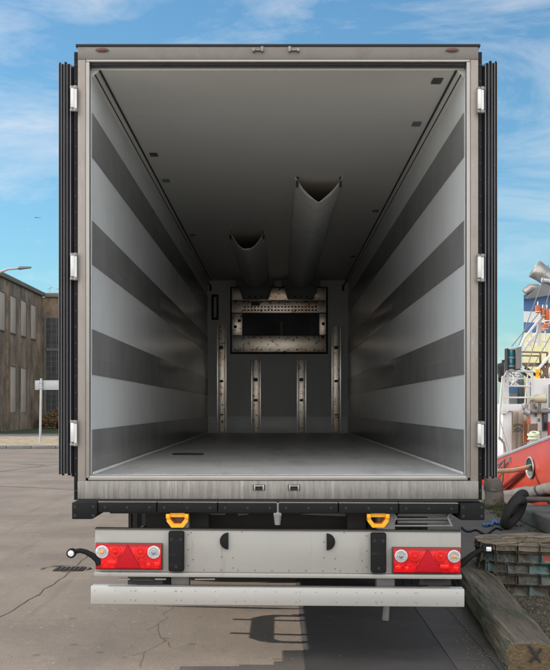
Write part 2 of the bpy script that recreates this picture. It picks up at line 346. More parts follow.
# paving strip, edge and dark colour set to deepen the trailer's cast shadow
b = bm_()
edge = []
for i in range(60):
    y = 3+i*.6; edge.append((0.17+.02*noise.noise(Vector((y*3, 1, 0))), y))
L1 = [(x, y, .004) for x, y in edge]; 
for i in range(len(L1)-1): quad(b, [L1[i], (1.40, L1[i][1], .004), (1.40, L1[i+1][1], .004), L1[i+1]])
struct('shadow_dark_asphalt', b, shadow_dark_asphalt)
b = bm_(); quad(b, [(1.40, 3, .005), (1.78, 3, .005), (1.78, 38.4, .005), (1.40, 38.4, .005)]); struct('quay_border', b, slab)
gutm = mat('gutter_concrete', (.10, .086, .073), .9, var=.2, vs=3, bump=.3, bs=60, extra=chain(joints(1, 1.0, .012, (.03, .03, .028), .8), speckle(30, .2, (.2, .19, .17), .5, .6)))
b = bm_(); quad(b, [(1.13, 3, .008), (1.385, 3, .008), (1.385, 38.4, .008), (1.13, 38.4, .008)]); struct('gutter_strip', b, gutm)
b = bm_(); quad(b, [(1.78, 3, .006), (QX, 3, .006), (QX, 12.6, .006), (1.78, 12.6, .006)]); struct('soil', b, soil)
b = bm_(); quad(b, [(1.78, 12.6, .007), (QX, 12.6, .007), (QX, 120, .007), (1.78, 120, .007)]); struct('quay_paving', b, slab)
# road seams and cracks (filled with tar)
def crack(pts, w, name, m=tar, jit=.03, z=.004, n=10):
    b = bm_(); path = []
    for a, c in zip(pts[:-1], pts[1:]):
        for i in range(n): path.append(Vector(a).lerp(Vector(c), i/n))
    path.append(Vector(pts[-1]))
    prev = None
    for i, p in enumerate(path):
        q = p+Vector((noise.noise(Vector((p.x*4, p.y*4, 1)))*jit, noise.noise(Vector((p.x*4, p.y*4, 5)))*jit))
        d = (path[min(i+1, len(path)-1)]-path[max(i-1, 0)]).normalized(); nn = Vector((-d.y, d.x))*w*(.6+.6*abs(noise.noise(Vector((i*.7, p.x, 2)))))
        cur = (b.verts.new((q.x+nn.x, q.y+nn.y, z)), b.verts.new((q.x-nn.x, q.y-nn.y, z)))
        if prev: b.faces.new((prev[0], prev[1], cur[1], cur[0]))
        prev = cur
    struct(name, b, m)
def G(px, py): d = GD(py); return ((px-VX)*d/F, d)
crack([G(-20, 628), G(30, 600), G(66, 575), G(92, 552)], .007, 'road_seam', jit=.03)
crack([G(-60, 484), G(20, 487), G(76, 490)], .03, 'road_seam', jit=.1)
crack([G(-20, 474), G(60, 464)], .03, 'road_seam', jit=.1)
crack([G(20, 464), G(44, 465)], .12, 'road_seam', jit=.1)
for pts in ([G(172, 606), G(160, 625), G(163, 640), G(148, 652), G(140, 668)], [G(160, 625), G(150, 630)], [G(148, 652), G(132, 656)], [G(163, 640), G(170, 648)]):
    crack(pts, .0022, 'road_crack', jit=.05, n=14)
# far kerb, cobbled strip, grass verge
kx0, kx1 = -60, 40
KD = 49.8
b = bm_()
x = kx0
while x < kx1: box(b, x+.01, x+.99, KD, KD+.2, 0, .13, .015); x += 1.0
o = struct('kerb', b, kerbm, smooth=35)
b = bm_(); quad(b, [(kx0, KD+.2, .12), (kx1, KD+.2, .12), (kx1, 66, .12), (kx0, 66, .12)]); struct('cobbled_pavement', b, cobble)
b = bm_(); quad(b, [(kx0, 66, .126), (kx1, 66, .126), (kx1, 73, .126), (kx0, 73, .126)]); struct('pavement', b, kerbm)
b = bm_()
for i in range(0, 100, 4):
    for j in range(0, 40, 4):
        quad(b, [(kx0+i, 73+j, .13), (kx0+i+4, 73+j, .13), (kx0+i+4, 73+j+4, .13), (kx0+i, 73+j+4, .13)])
struct('grass_verge', b, grassm)

# ------------------------------------------------------------------ trailer
T = thing('semi_trailer', 'empty refrigerated semi trailer parked with rear doors folded open, striped grey walls inside', 'trailer', (0, D0, 0))
LEN = 13.27; D1 = D0+LEN; S1 = F/D1
def BX(px): return (px-VX)/S1
def BZ(py): return EYE-(py-VY)/S1
FZ = 1.22; CZ = 3.845; HW = 1.213; OW = 1.30; TOP = RZ(44)
# outer shell: side panels, roof, underside (one body)
b = bm_()
for s in (-1, 1):
    box(b, min(s*(HW+.012), s*OW), max(s*(HW+.012), s*OW), D0+.10, D1+.16, 1.07, TOP-.012)
box(b, -HW, HW, D0+.10, D1+.0005, CZ+.012, TOP-.02); box(b, -HW, HW, D1+.0905, D1+.16, 1.07, TOP-.02)
box(b, -HW, HW, D0+.12, D1+.0005, 1.07, FZ-.012)
obj('body_shell', b, paintw, T)
# rear frame
b = bm_()
box(b, -OW, OW, D0-.005, D0+.10, RZ(46.5), TOP, .004, 2)                                 # dark roof lip
box(b, -OW+.012, OW-.012, D0, D0+.10, RZ(59.5), RZ(46.7), .004)                          # header
obj('header', b, [headm, gapm], T)
for s in (-1, 1):
    b = bm_(); x0, x1 = sorted((s*RX(478.5), s*RX(466.5+4)))
    box(b, x0, x1, D0, D0+.10, RZ(481), RZ(59.6), .004)
    obj('corner_post', b, framem, T)
# inner lips
b = bm_()
for s in (-1, 1):
    x0, x1 = sorted((s*RX(470.2), s*RX(466.6)))
    box(b, x0, x1, D0-.004, D0+.06, RZ(478), RZ(62), .003)
box(b, RX(86), RX(470), D0-.006, D0+.05, RZ(62), RZ(59.8), .003)
obj('frame_lip', b, lipm, T)
b = bm_(); box(b, RX(90), RX(466.5), D0+.02, D0+.09, RZ(63.6), RZ(62.2)); obj('header_seal', b, sealm, T)
# black hinge rails along the outer edge of the posts
for s in (-1, 1):
    b = bm_(); x0, x1 = sorted((s*RX(478.6), s*RX(482)))
    box(b, x0, x1, D0-.002, D0+.09, RZ(500), RZ(52), .002)
    zz = 1.12
    while zz < 3.9:
        lathe(b, [(.007, -.004), (.007, .001)], ((x0+x1)/2, D0-.002, zz), 'y', 8, 1); zz += .105
    obj('hinge_rail', b, [rubber, gapm], T)
# sill
b = bm_()
box(b, RX(77.5), RX(478.5), D0-.006, D0+.10, RZ(499), RZ(480.8), .003)
for px in (259, 294):      # recessed keepers shown as dark pockets with a bright bar
    box(b, RX(px-6), RX(px+6), D0-.010, D0, RZ(490.5), RZ(484.5), 0, 1)
obj('sill_plate', b, [sillm, gapm], T)
for px in (259, 294):
    b = bm_()
    box(b, RX(px-5), RX(px+5), D0-.022, D0-.011, RZ(486.4), RZ(485.0), .002)
    box(b, RX(px-5.2), RX(px-3.6), D0-.024, D0-.011, RZ(490.4), RZ(484.6), .002); box(b, RX(px+3.6), RX(px+5.2), D0-.024, D0-.011, RZ(490.4), RZ(484.6), .002)
    obj('door_keeper', b, lipm, T)
for px in (258, 294):
    b = bm_(); z0 = RZ(53); z1 = RZ(46)
    sg = -1 if px < 270 else 1
    box(b, RX(px-5.5), RX(px-3), D0-.03, D0, RZ(52.5), RZ(47.5) if sg > 0 else RZ(49), .003)
    box(b, RX(px+3), RX(px+5.5), D0-.03, D0, RZ(52.5), RZ(47.5) if sg < 0 else RZ(49), .003)
    box(b, RX(px-3), RX(px+3), D0-.018, D0, RZ(51.2), RZ(49.6), .002)
    obj('door_keeper', b, dirtst, T)
b = bm_(); box(b, RX(88), RX(468), D0-.0, D0+.10, RZ(480.4), RZ(475.5), .004); obj('threshold', b, lipm, T)
b = bm_(); box(b, RX(78), RX(478), D0-.002, D0+.08, RZ(501.5), RZ(499.3)); obj('sill_gap_strip', b, gapm, T)
# small lamps in the header
for px in (102, 452.5):
    b = bm_(); prism(b, [(RX(px)+.042*math.cos(a)*(.75+.25*abs(math.cos(a))), RZ(50.2)+.013*math.sin(a)) for a in [2*math.pi*i/20 for i in range(20)]], D0-.010, D0, 'y', 0)
    o = obj('marker_light', b, rivm, T)
    b = bm_(); box(b, RX(px-4), RX(px+4), D0-.016, D0-.0105, RZ(51.3), RZ(49.2), .003); obj('lens', b, mat('dull_red_lens', (.16, .03, .025), .4), o)
# rubber buffers
segs = [(99.5, 157.5), (158.3, 217.8), (218.6, 276.8), (279, 337.5), (338.3, 397.3), (398.1, 457)]
for i, (a, c) in enumerate(segs):
    b = bm_(); box(b, RX(a), RX(c), D0-.075, D0+.06, RZ(512), RZ(502.2), .006)
    for u in (.12, .5, .88):
        lathe(b, [(.009, -.003), (.009, .002)], (RX(a)+(RX(c)-RX(a))*u, D0-.075, RZ(507)), 'y', 10, 1)
    o = obj('rubber_buffer', b, [rubber, gapm], T, tilt=.004)
    b = bm_(); box(b, RX(a), RX(c), D0-.06, D0+.06, RZ(502.15), RZ(501.6)); obj('buffer_plate', b, lipm, o, tilt=.004)
for s in (-1, 1):
    b = bm_(); c = VX+.5
    if s < 0: poly = [(RX(74), RZ(518)), (RX(74), RZ(501.5)), (RX(99), RZ(501.5)), (RX(99), RZ(512)), (RX(97), RZ(516)), (RX(94), RZ(518))]
    else: poly = [(RX(482.5), RZ(519)), (RX(482.5), RZ(502.5)), (RX(458.5), RZ(502.5)), (RX(458.5), RZ(519))]
    prism(b, poly, D0-.085, D0+.68, 'y', 0, .005)
    cx = RX(86) if s < 0 else RX(470.5); w = .058
    for ux in (-w, w):
        for uz in (-.028, .028): lathe(b, [(.010, -.003), (.010, .002)], (cx+ux, D0-.085, RZ(510 if s < 0 else 510.7)+uz), 'y', 10, 1)
    obj('corner_buffer', b, [rubber, gapm], T)
# centre latch pin
b = bm_(); tube(b, [(RX(277.5), D0-.05, RZ(502)), (RX(277.5), D0-.05, RZ(521))], [.016, .016], 10); box(b, RX(273.5), RX(281.5), D0-.07, D0-.02, RZ(515.5), RZ(511), .006); tube(b, [(RX(277.5), D0-.05, RZ(514)), (RX(277.5), D0-.05, RZ(524))], [.026, .018], 10)
obj('latch_pin', b, dirtst, T)

# doors folded along the sides, seen edge on
for s in (-1, 1):
    d = thing('x', 'x', 'x'); d.name = 'rear_door'; del d['label']; del d['category']; d.parent = T; d.location = (0, 0, 0)
    zb, zt = (RZ(475.5), RZ(62)) if s < 0 else (RZ(478.5), RZ(61))
    X = lambda t: s*(1.312+t)
    b = bm_(); x0, x1 = sorted((X(.004), X(.082))); box(b, x0, x1, D0+.03, D0+1.26, zb+.015, zt-.015, .003)
    obj('door_panel', b, doorskin, d)
    # rubber gasket lips on the free edge: four ridges
    prof = [(.0, .018, .010), (.024, .040, -.004), (.046, .061, -.010), (.066, .078, -.004), (.084, .094, .0)]
    b = bm_()
    for i, (a, c, yy) in enumerate(prof):
        x0, x1 = sorted((X(a), X(c))); z1 = zt-.012*(i % 2) - (.03 if i == 0 else 0); z0 = zb+.012*((i+1) % 2)
        if i == 0: z0 -= .02
        prism(b, [(x0, D0+yy+.012), (x0+(x1-x0)*.5, D0+yy), (x1, D0+yy+.012), (x1, D0+.04), (x0, D0+.04)], z0, z1, 'z', 0)
    obj('door_seal', b, sealm, d)
    b = bm_()
    for a in (.0215, .0435, .0635, .0815):
        x0, x1 = sorted((X(a-.0022), X(a+.0020))); box(b, x0, x1, D0+.006, D0+.035, zb+.012, zt-.01)
    x0, x1 = sorted((X(.0945), X(.0975))); box(b, x0, x1, D0+.004, D0+1.26, zb+.005, zt-.005)
    obj('door_profile', b, sealedge, d)
# hinges
for s in (-1, 1):
    for (ya, yb) in ((88, 113), (254.5, 281), (421, 446)):
        if s > 0: ya += 1; yb += 1.5
        xc = RX(74.7) if s < 0 else RX(480.0)
        b = bm_(); z1, z0 = RZ(ya), RZ(yb)
        box(b, xc-.021, xc+.004, D0-.045, D0-.004, z0+.025, z1-.01, .005)
        tube(b, [(xc+.011, D0-.035, z0+.02), (xc+.011, D0-.035, z1-.006)], .011, 12)
        o = obj('hinge', b, hingem, T)
        b = bm_()
        for zz in (z0+.012, z1-.004):
            lathe(b, [(.012, -.012), (.016, -.008), (.016, .006), (.011, .01)], (xc+.011, D0-.035, zz), 'z', 12)
            lathe(b, [(.010, -.010), (.014, -.006), (.014, .006), (.009, .01)], (xc-.012, D0-.03, zz), 'z', 12)
        obj('hinge_cap', b, dirtst, o)

# interior: side walls with scuff rails
zs = [(RZ(108.5), RZ(153)), (RZ(218), RZ(262)), (RZ(328), RZ(374)), (RZ(430), FZ+.002)]
for s in (-1, 1):
    b = bm_(); x0, x1 = sorted((s*HW, s*(HW+.011))); box(b, x0, x1, D0+.10, D1, FZ, CZ)
    w = obj('side_wall', b, wallw, T)
    for zt, zb in zs:
        b = bm_(); x0, x1 = sorted((s*(HW-.006), s*(HW-.0005))); box(b, x0, x1, D0+.11, D1-.005, zb, zt, .002)
        obj('scuff_rail', b, wallk, w)
    b = bm_()   # cove at the ceiling corner with two dark grooves
    prism(b, [(s*(HW-.001), CZ-.002), (s*(HW-.001), CZ-.05), (s*(HW-.05), CZ-.002)], D0+.1, D1-.003, 'y')
    cv = obj('cove', b, ceilm, w)
    for q, (xx, zz, r) in enumerate(((HW-.055, CZ-.004, .007), (HW-.024, CZ-.030, .004))):
        b = bm_(); tube(b, [(s*xx, D0+.1, zz), (s*xx, D1-.01, zz)], r, 8); obj('cove_groove', b, gapm, cv)
b = bm_(); box(b, -HW, HW, D0+.10, D1, CZ, CZ+.011); cl = obj('ceiling', b, ceilm, T)
for (x, dd, k_) in ((-1.075, 10.65, 0), (-1.08, 11.87, 1), (-1.08, 15.6, 1), (1.066, 8.25, 0), (1.07, 9.5, 1), (1.085, 13.7, 1), (1.085, 17.8, 1)):
    b = bm_(); box(b, x-.034, x+.034, dd-.07, dd+.07, CZ-.008, CZ-.001, .003); obj('ceiling_fitting', b, rivm if k_ == 0 else shipgr, cl)
b = bm_(); box(b, -HW, HW, D0+.06, D1, FZ-.011, FZ); fl = obj('floor', b, floorm, T)
b = bm_(); prism(b, [(-.83+.145*math.copysign(abs(math.cos(a))**.5, math.cos(a)), 11.35+.09*math.sin(a)) for a in [2*math.pi*i/24 for i in range(24)]], FZ+.001, FZ+.012, 'z'); obj('floor_drain', b, gapm, fl)
for s in (-1, 1):
    b = bm_(); x0, x1 = sorted((s*(HW-.03), s*(HW-.007))); prism(b, [(s*(HW-.007), FZ+.001), (s*(HW-.019), FZ+.001), (s*(HW-.007), FZ+.013)], D0+.11, D1-.01, 'y'); obj('floor_cove', b, kickm, fl)
# bulkhead
b = bm_(); box(b, -HW-.01, HW+.01, D1+.001, D1+.09, FZ-.01, CZ+.03); bw = obj('bulkhead', b, bulkm, T)
b = bm_(); box(b, -HW+.012, HW-.012, D1-.014, D1-.0005, FZ+.002, BZ(416.5), .002)
for yy in (421.5, 427): box(b, -HW+.014, HW-.014, D1-.018, D1-.0145, BZ(yy+.5), BZ(yy))
obj('kick_plate', b, kickm, bw)
for (a, c, t_) in ((216.8, 226.6, 325), (331.4, 341.2, 326), (251, 261, 360), (296.7, 306.5, 360)):
    b = bm_(); box(b, BX(a+1.6), BX(c-1.6), D1-.045, D1-.019, BZ(432), BZ(t_), .003)
    o = obj('bulkhead_strip', b, warmst, bw)
    for (u, v) in ((a, a+1.5), (c-1.5, c)):
        b = bm_(); box(b, BX(u), BX(v), D1-.055, D1-.019, BZ(432), BZ(t_), .002); obj('strip_flange', b, warmfl, o)
    b = bm_()
    for k_ in range(3 if t_ < 340 else 2):
        yy = 346+k_*33 if t_ < 340 else 378+k_*20
        box(b, BX(a+2.6+k_*.3), BX(c-3.2), D1-.062, D1-.046, BZ(yy+3.4), BZ(yy+k_), .004)
    obj('strip_bracket', b, rivm, o)
# air slot, hooks
b = bm_(); box(b, BX(211.5), BX(218.5), D1-.03, D1-.0005, BZ(320), BZ(294.5), .01); o = obj('air_slot', b, gapm, bw)
b = bm_(); box(b, BX(213.8), BX(216.6), D1-.036, D1-.0305, BZ(318), BZ(297), .004); obj('slot_lens', b, bulkm, o)
for px, s in ((210.5, 1), (343, -1)):
    b = bm_(); box(b, BX(px-1), BX(px+1.2), D1-.05, D1-.001, BZ(291), BZ(285.5), .01); tube(b, [(BX(px), D1-.03, BZ(286)), (BX(px-3*s), D1-.05, BZ(282.5)), (BX(px-4*s), D1-.03, BZ(280.9))], .012, 8); obj('wall_hook', b, gapm, bw)
# fridge unit (evaporator housing)
b = bm_(); box(b, BX(230.3), BX(327.8), D1-.02, D1-.0005, BZ(354), BZ(287)); fu = obj('evaporator_seal', b, gapm, T)
fr = (D1-.12, D1-.021)
b = bm_()
box(b, BX(232), BX(326), fr[0], fr[1], BZ(301), BZ(288.4), .006)
box(b, BX(232), BX(326), fr[0]-.004, fr[1], BZ(313.5), BZ(301.4), .006)
box(b, BX(232), BX(242.5), fr[0]+.002, fr[1], BZ(335.5), BZ(314), .004)
box(b, BX(319), BX(326), fr[0]+.002, fr[1], BZ(335.5), BZ(314), .004)
box(b, BX(232), BX(326), fr[0]-.006, fr[1], BZ(352.3), BZ(336), .006)
for i in range(22):
    for j in range(2):
        x = BX(244)+i*(BX(318)-BX(244))/22; box(b, x, x+.035, fr[0]-.0055, fr[0]-.0035, BZ(311.4-j*3.2), BZ(310-j*3.2), 0, 1)
for i in range(11):
    x = BX(235)+i*(BX(323)-BX(235))/10
    for yy in (290, 303, 338, 350): lathe(b, [(.012, -.004), (.008, -.010)], (x+.1*noise.noise(Vector((i, yy, 0))), fr[0]-.004, BZ(yy)), 'y', 8, 1)
box(b, BX(251.3), BX(260), fr[0]-.012, fr[0]-.0045, BZ(306.4), BZ(302.5), 0, 2)
for (x, y) in ((235.5, 327), (239.5, 321), (323, 324)): box(b, BX(x-1.5), BX(x+1.5), fr[0]-.006, fr[0]+.002, BZ(y+1.6), BZ(y-1.2), 0, 1)
label_red = mat('red_plate', (.16, .05, .04), .5)
ev = obj('evaporator_housing', b, [warmst, gapm, label_red], T)
b = bm_()
box(b, BX(242.5), BX(319), D1-.06, D1-.0215, BZ(335.8), BZ(313.8))
for i in range(18): x = BX(244)+i*(BX(317.5)-BX(244))/17; box(b, x, x+.012, D1-.075, D1-.061, BZ(335.5), BZ(314))
obj('evaporator_grille', b, grille, ev)
b = bm_(); box(b, BX(280.4), BX(282.4), D1-.10, D1-.076, BZ(335.5), BZ(322)); obj('grille_bar', b, dirtst, ev)
# canvas air ducts under the ceiling
def duct(cx, y0, y1, wobs):
    b = bm_(); NJ, NI = 26, 60; rows = []
    for i in range(NI+1):
        t_ = i/NI; y = y0+(y1-y0)*t_; hw = .225-.0*t_; dp = .215-.03*t_; row = []
        for j in range(NJ+1):
            u = -1+2*j/NJ
            prof_z = (1-abs(u)**1.75)*(1-.12*t_)
            xx = hw*(u*(1-.10*(1-abs(u))))
            z = CZ-.004-dp*prof_z
            fold = .016*math.sin(y*9+abs(u)*5+wobs)*(1-abs(u))*max(.15, 1-t_*1.4)+.007*noise.noise(Vector((xx*7, y*3, wobs)))*(1-u*u)
            if i == 0: y_ = y - .10*(abs(u)**3) + .03*(1-abs(u))
            else: y_ = y
            row.append(b.verts.new((cx+xx*(1+.01*math.sin(y*4)), y_, min(CZ-.002, z+fold))))
        rows.append(row)
    for i in range(NI):
        for j in range(NJ): b.faces.new((rows[i][j], rows[i][j+1], rows[i+1][j+1], rows[i+1][j]))
    o = obj('air_duct', b, ductm, T, smooth=60)
    s = o.modifiers.new('thick', 'SOLIDIFY'); s.thickness = .006; s.offset = 0
    b = bm_()
    for s_ in (-1, 1):
        tube(b, [(cx+s_*.205, y0-.06, CZ-.001), (cx+s_*.205, y0-.06, CZ-.10)], .012, 8)
    obj('duct_rail', b, rivm, o)
    return o
duct(.388, 11.75, D1-.34, 0.3)
duct(-.385, 15.35, D1-.34, 2.3)
for cx in (-.385, .388):
    b = bm_(); prism(b, [(cx-.29, BZ(287)), (cx+.29, BZ(287)), (cx+.22, BZ(300.5)), (cx-.22, BZ(300.5))], D1-.33, D1-.125, 'y', 0, .01)
    for k_ in (-1, 0, 1): lathe(b, [(.016, -.004), (.016, .0)], (cx+k_*.1, D1-.331, BZ(298.5)), 'y', 8, 1)
    box(b, cx-.33, cx+.33, D1-.28, D1-.125, BZ(286.8), CZ-.005)
    obj('duct_adapter', b, [adaptm, gapm], T)

# rear light panel
TL = .0075
PX0, PX1 = 95.3, 460.8
b = bm_()
ya, yb = D0-.012, D0+.006
box(b, RX(PX0), RX(PX1), ya, yb, RZ(572.5), RZ(530.5), .003)
box(b, RX(PX0)-.002, RX(PX1)+.002, D0-.045, D0+.02, RZ(577), RZ(572.6), .006)      # lower flange
box(b, RX(PX0), RX(PX1), D0-.02, D0+.05, RZ(530.4), RZ(529.2), 0, 1)               # dark top edge
def rivets(b, pts, y, r=.0034, mi=1):
    for px, py in pts: lathe(b, [(r, -.002), (r*.6, -.0045)], (RX(px), y, RZ(py)), 'y', 7, mi)
rp = []
for px in range(204, 360, 17): rp.append((px, 570.2)); 
for px in (233, 335): rp += [(px-11, 541.5), (px-11, 557), (px+9, 531.8), (px, 558), (px, 568)]
for px in (188.5, 366.5): rp += [(px, 535), (px, 550), (px, 566)]
rp += [(193, 560), (191, 533), (362, 560)]
rivets(b, rp, ya)
lp = obj('light_panel', b, [paintw, rivm], T, tilt=TL)
# black vertical pads
for (a, c) in ((169.2, 184.6), (370.3, 385.6)):
    b = bm_(); box(b, RX(a), RX(c), D0-.07, D0-.012, RZ(571), RZ(531.2), .012, 0, 3)
    for (u, v) in ((.22, .2), (.78, .2), (.5, .88)): lathe(b, [(.010, -.002), (.010, .002)], (RX(a+(c-a)*u), D0-.071, RZ(531+40*v)), 'y', 10, 1)
    obj('rubber_pad', b, [rubber, gapm], T, tilt=TL)
# half-round handles
for px, s in ((220, -1), (336 - 6, 1)):
    b = bm_(); px = 228.5 if s < 0 else 326.5
    poly = [(RX(px), RZ(532.5)), (RX(px), RZ(549.5))]
    arc = [(RX(px)+s*(.055*math.cos(a)), (RZ(532.5)+RZ(549.5))/2+.054*math.sin(a)) for a in [(-math.pi/2+math.pi*i/12) for i in range(13)]]
    prism(b, arc, D0-.035, D0-.013, 'y', 0, .004)
    obj('recess_cover', b, [rubber], T, tilt=TL)
# tail lights
def tail_light(x0, x1, y0, y1, mirror):
    b = bm_(); box(b, RX(x0), RX(x1), D0-.05, D0-.013, RZ(y1), RZ(y0), .005)
    h = obj('tail_light', b, redd, T, tilt=TL)
    w = x1-x0
    f = (lambda u: x1-u*w) if mirror else (lambda u: x0+u*w)
    g = lambda v: y0+v*(y1-y0)
    # red lens faces (split in fields)
    b = bm_()
    for (u0, u1) in ((.01, .34), (.66, .99)):
        box(b, *sorted((RX(f(u0)), RX(f(u1)))), D0-.054, D0-.0505, RZ(g(.96)), RZ(g(.10)), .0015)
    box(b, *sorted((RX(f(.345)), RX(f(.655)))), D0-.053, D0-.0505, RZ(g(.96)), RZ(g(.10)), .0015)
    obj('lens', b, redl, h, tilt=TL)
    b = bm_(); pts = [(f(.49), g(.06)), (f(.295), g(.93)), (f(.675), g(.93))]; prism(b, [(RX(x), RZ(y)) for x, y in [(f(.49), g(.01)), (f(.275), g(.955)), (f(.695), g(.955))]], D0-.0560, D0-.0548, 'y', 0); obj('reflector_rim', b, redd, h, tilt=TL); b = bm_()
    prism(b, [(RX(x), RZ(y)) for x, y in pts], D0-.062, D0-.0563, 'y', 0, .001); obj('triangle_reflector', b, redt, h, tilt=TL)
    for (u, kind) in ((.10, 'amber'), (.30, 'red'), (.685, 'red'), (.885, 'clear')):
        c = (RX(f(u)), D0-.054, RZ(g(.31))); R = .041 if kind != 'red' else .036
        b = bm_(); lathe(b, [(R, .0), (R, -.008), (R*.9, -.011), (R*.86, -.011)], c, 'y', 32)
        o = obj('round_lamp', b, whl if kind != 'red' else redb, h, tilt=TL)
        b = bm_(); K = 24                      # fluted lens: alternating radial facets
        for i in range(K*2):
            a, a2 = math.pi*i/K, math.pi*(i+1)/K; bump_ = -.0125 if i % 2 else -.0155
            for q, (r0, r1) in enumerate(((.36, .60), (.63, .88))):
                f_ = quad(b, [(c[0]+R*r*math.cos(t), c[1]+bump_-.002*(1-q), c[2]+R*r*math.sin(t)) for r, t in ((r0, a), (r1, a), (r1, a2), (r0, a2))], 1 if (i % 2 and (kind != 'red' or q == 1)) else 0)
        lathe(b, [(R*.64, -.012), (R*.60, -.018), (R*.58, -.012)], c, 'y', 24, 1)
        obj('lens_ring', b, [whl, grl] if kind != 'red' else [redb, redl], o, smooth=0, tilt=TL)
        b = bm_(); lathe(b, [(R*.37, -.012), (R*.33, -.022), (R*.15, -.025)], c, 'y', 16)
        obj('lamp_core', b, {'amber': orl, 'red': redl, 'clear': grl}[kind], o, tilt=TL)
    for (u, v, s_) in ((.24, .72, .028), (.07, .78, .016), (.93, .76, .018), (.80, .80, .012)):
        b = bm_(); box(b, RX(f(u))-s_, RX(f(u))+s_, D0-.0575, D0-.0545, RZ(g(v))-.012, RZ(g(v))+.012, .004); obj('small_reflector', b, redb, h, tilt=TL)
    b = bm_(); box(b, RX(x0-.8), RX(x1+.8), D0-.03, D0-.0125, RZ(y1+.8), RZ(y0-.8), .004); obj('light_surround', b, rivm, h, tilt=TL)
tail_light(96.8, 162.2, 544.4, 569.4, False)
tail_light(392.6, 459.6, 546.4, 571.0, True)
# rubber arms with marker lamps
for s in (-1, 1):
    if s < 0: path = [(99, 565), (97.5, 560), (93, 556), (86, 552), (80, 550.5), (75, 551.5)]; head = (71.5, 553); dd = D0-.05
    else: path = [(457, 568), (464, 562), (471, 556), (478, 551.5), (483, 549)]; head = (487.5, 548.5); dd = D0+.02
    b = bm_(); tube(b, [P(x, y, dd) for x, y in path], [.020, .021, .019, .017, .016, .016][:len(path)], 10)
    c = P(*head, dd); 
    if s < 0: lathe(b, [(.020, .03), (.030, .02), (.031, -.02), (.026, -.026)], c, 'y', 18)
    else: box(b, c.x-.035, c.x+.03, c.y-.02, c.y+.03, c.z-.024, c.z+.024, .01)
    o = obj('marker_arm', b, rubber, T)
    b = bm_()
    if s < 0: lathe(b, [(.021, -.025), (.018, -.032), (.006, -.034)], c, 'y', 18)
    else: box(b, c.x-.012, c.x+.022, c.y-.026, c.y-.02, c.z-.015, c.z+.013, .004)
    obj('marker_lens', b, whl, o)
# underrun bumper
b = bm_(); box(b, RX(92), RX(463.3), D0-.06, D0+.05, RZ(604.3), RZ(586.2), .007)
rp = []
for px in range(96, 462, 20):
    for yy in (590.5, 600.5):
        if noise.noise(Vector((px*.13, yy, 0))) > -.25: rp.append((px+2*noise.noise(Vector((px, 0, 1))), yy))
for px in (132, 137, 177, 182, 245, 300, 375, 381, 414): rp += [(px, 590.5), (px, 599.5)]
rivets(b, rp, D0-.06, .0024)
obj('underrun_bumper', b, [paintw2, rivm], T, tilt=TL)
# brackets between panel, bumper and chassis
for (a, c) in ((170, 188), (378, 396)):
    b = bm_(); box(b, RX(a), RX(c), D0+.08, D0+.22, RZ(592), RZ(572), .004); box(b, RX(a), RX(c), D0+.06, D0+.2, .55, 1.06, .004)
    obj('bumper_bracket', b, dirtst, T)
for (a, c, t_) in ((127, 162, 577), (420, 452, 578)):
    b = bm_(); box(b, RX(a), RX(c), D0+.03, D0+.12, RZ(586), RZ(t_), .004); tube(b, [(RX(a+5), D0+.02, RZ(581)), (RX(c-8), D0+.02, RZ(581))], .008, 8); obj('cable_box', b, chasm, T)
for a, c in ((118, 130), (155, 166), (195, 215)):
    b = bm_(); box(b, RX(a), RX(c), D0-.01, D0+.02, RZ(579.6), RZ(578.4)); obj('light_bracket', b, lipm, T)
# chassis
b = bm_()
for s in (-1, 1):
    x0, x1 = sorted((s*.46, s*.58)); box(b, x0, x1, D0+.25, D1, .84, 1.068)
for yy in (D0+.15, 9.0, 10.2, 11.6, 12.9, 14.5, 17, 20): box(b, -1.1, 1.1, yy, yy+.1, .96, 1.067)
box(b, -.9, .9, D0+.55, D0+.63, .70, 1.06)
for s in (-1, 1): box(b, *sorted((s*.95, s*.70)), 9.9, 10.0, .75, 1.06)
obj('chassis', b, chasm, T)
# wheels, axles and mudguards
for ax in (10.95, 12.28, 13.6):
    b = bm_(); tube(b, [(-1.2, ax, .5), (1.2, ax, .5)], .075, 12); obj('axle', b, chasm, T)
    for s in (-1, 1):
        b = bm_(); xi, xo = s*.875, s*1.25; R = .5
        k_ = 1 if s > 0 else -1
        pr = [(.30, xi), (.42, xi-.004*k_), (.48, xi+.02*k_), (R, xi+.05*k_), (R, xo-.05*k_), (.48, xo-.02*k_), (.42, xo+.004*k_), (.30, xo)]
        lathe(b, pr, (0, ax, R), 'x', 40)
        w = obj('wheel', b, tyrem, T)
        b = bm_(); lathe(b, [(.29, xi+.01*k_), (.29, xo-.0*k_), (.27, xo+.003*k_), (.26, xo-.1*k_), (.12, xo-.08*k_), (.11, xo+.02*k_), (.02, xo+.02*k_)], (0, ax, R), 'x', 30); obj('rim', b, rimm, w)
    for s in (-1, 1):
        b = bm_(); x0, x1 = sorted((s*.86, s*1.27)); arc = []
        for r in (.56, .565):
            aa = [math.radians(25+130*i/16) for i in range(17)]
            if r > .56: aa.reverse()
            arc += [(ax+r*math.cos(a), .5+r*math.sin(a)) for a in aa]
        prism(b, [(u, min(v, 1.05)) for u, v in arc], x0, x1, 'x', 0); obj('mudguard', b, rubber, T, smooth=60)
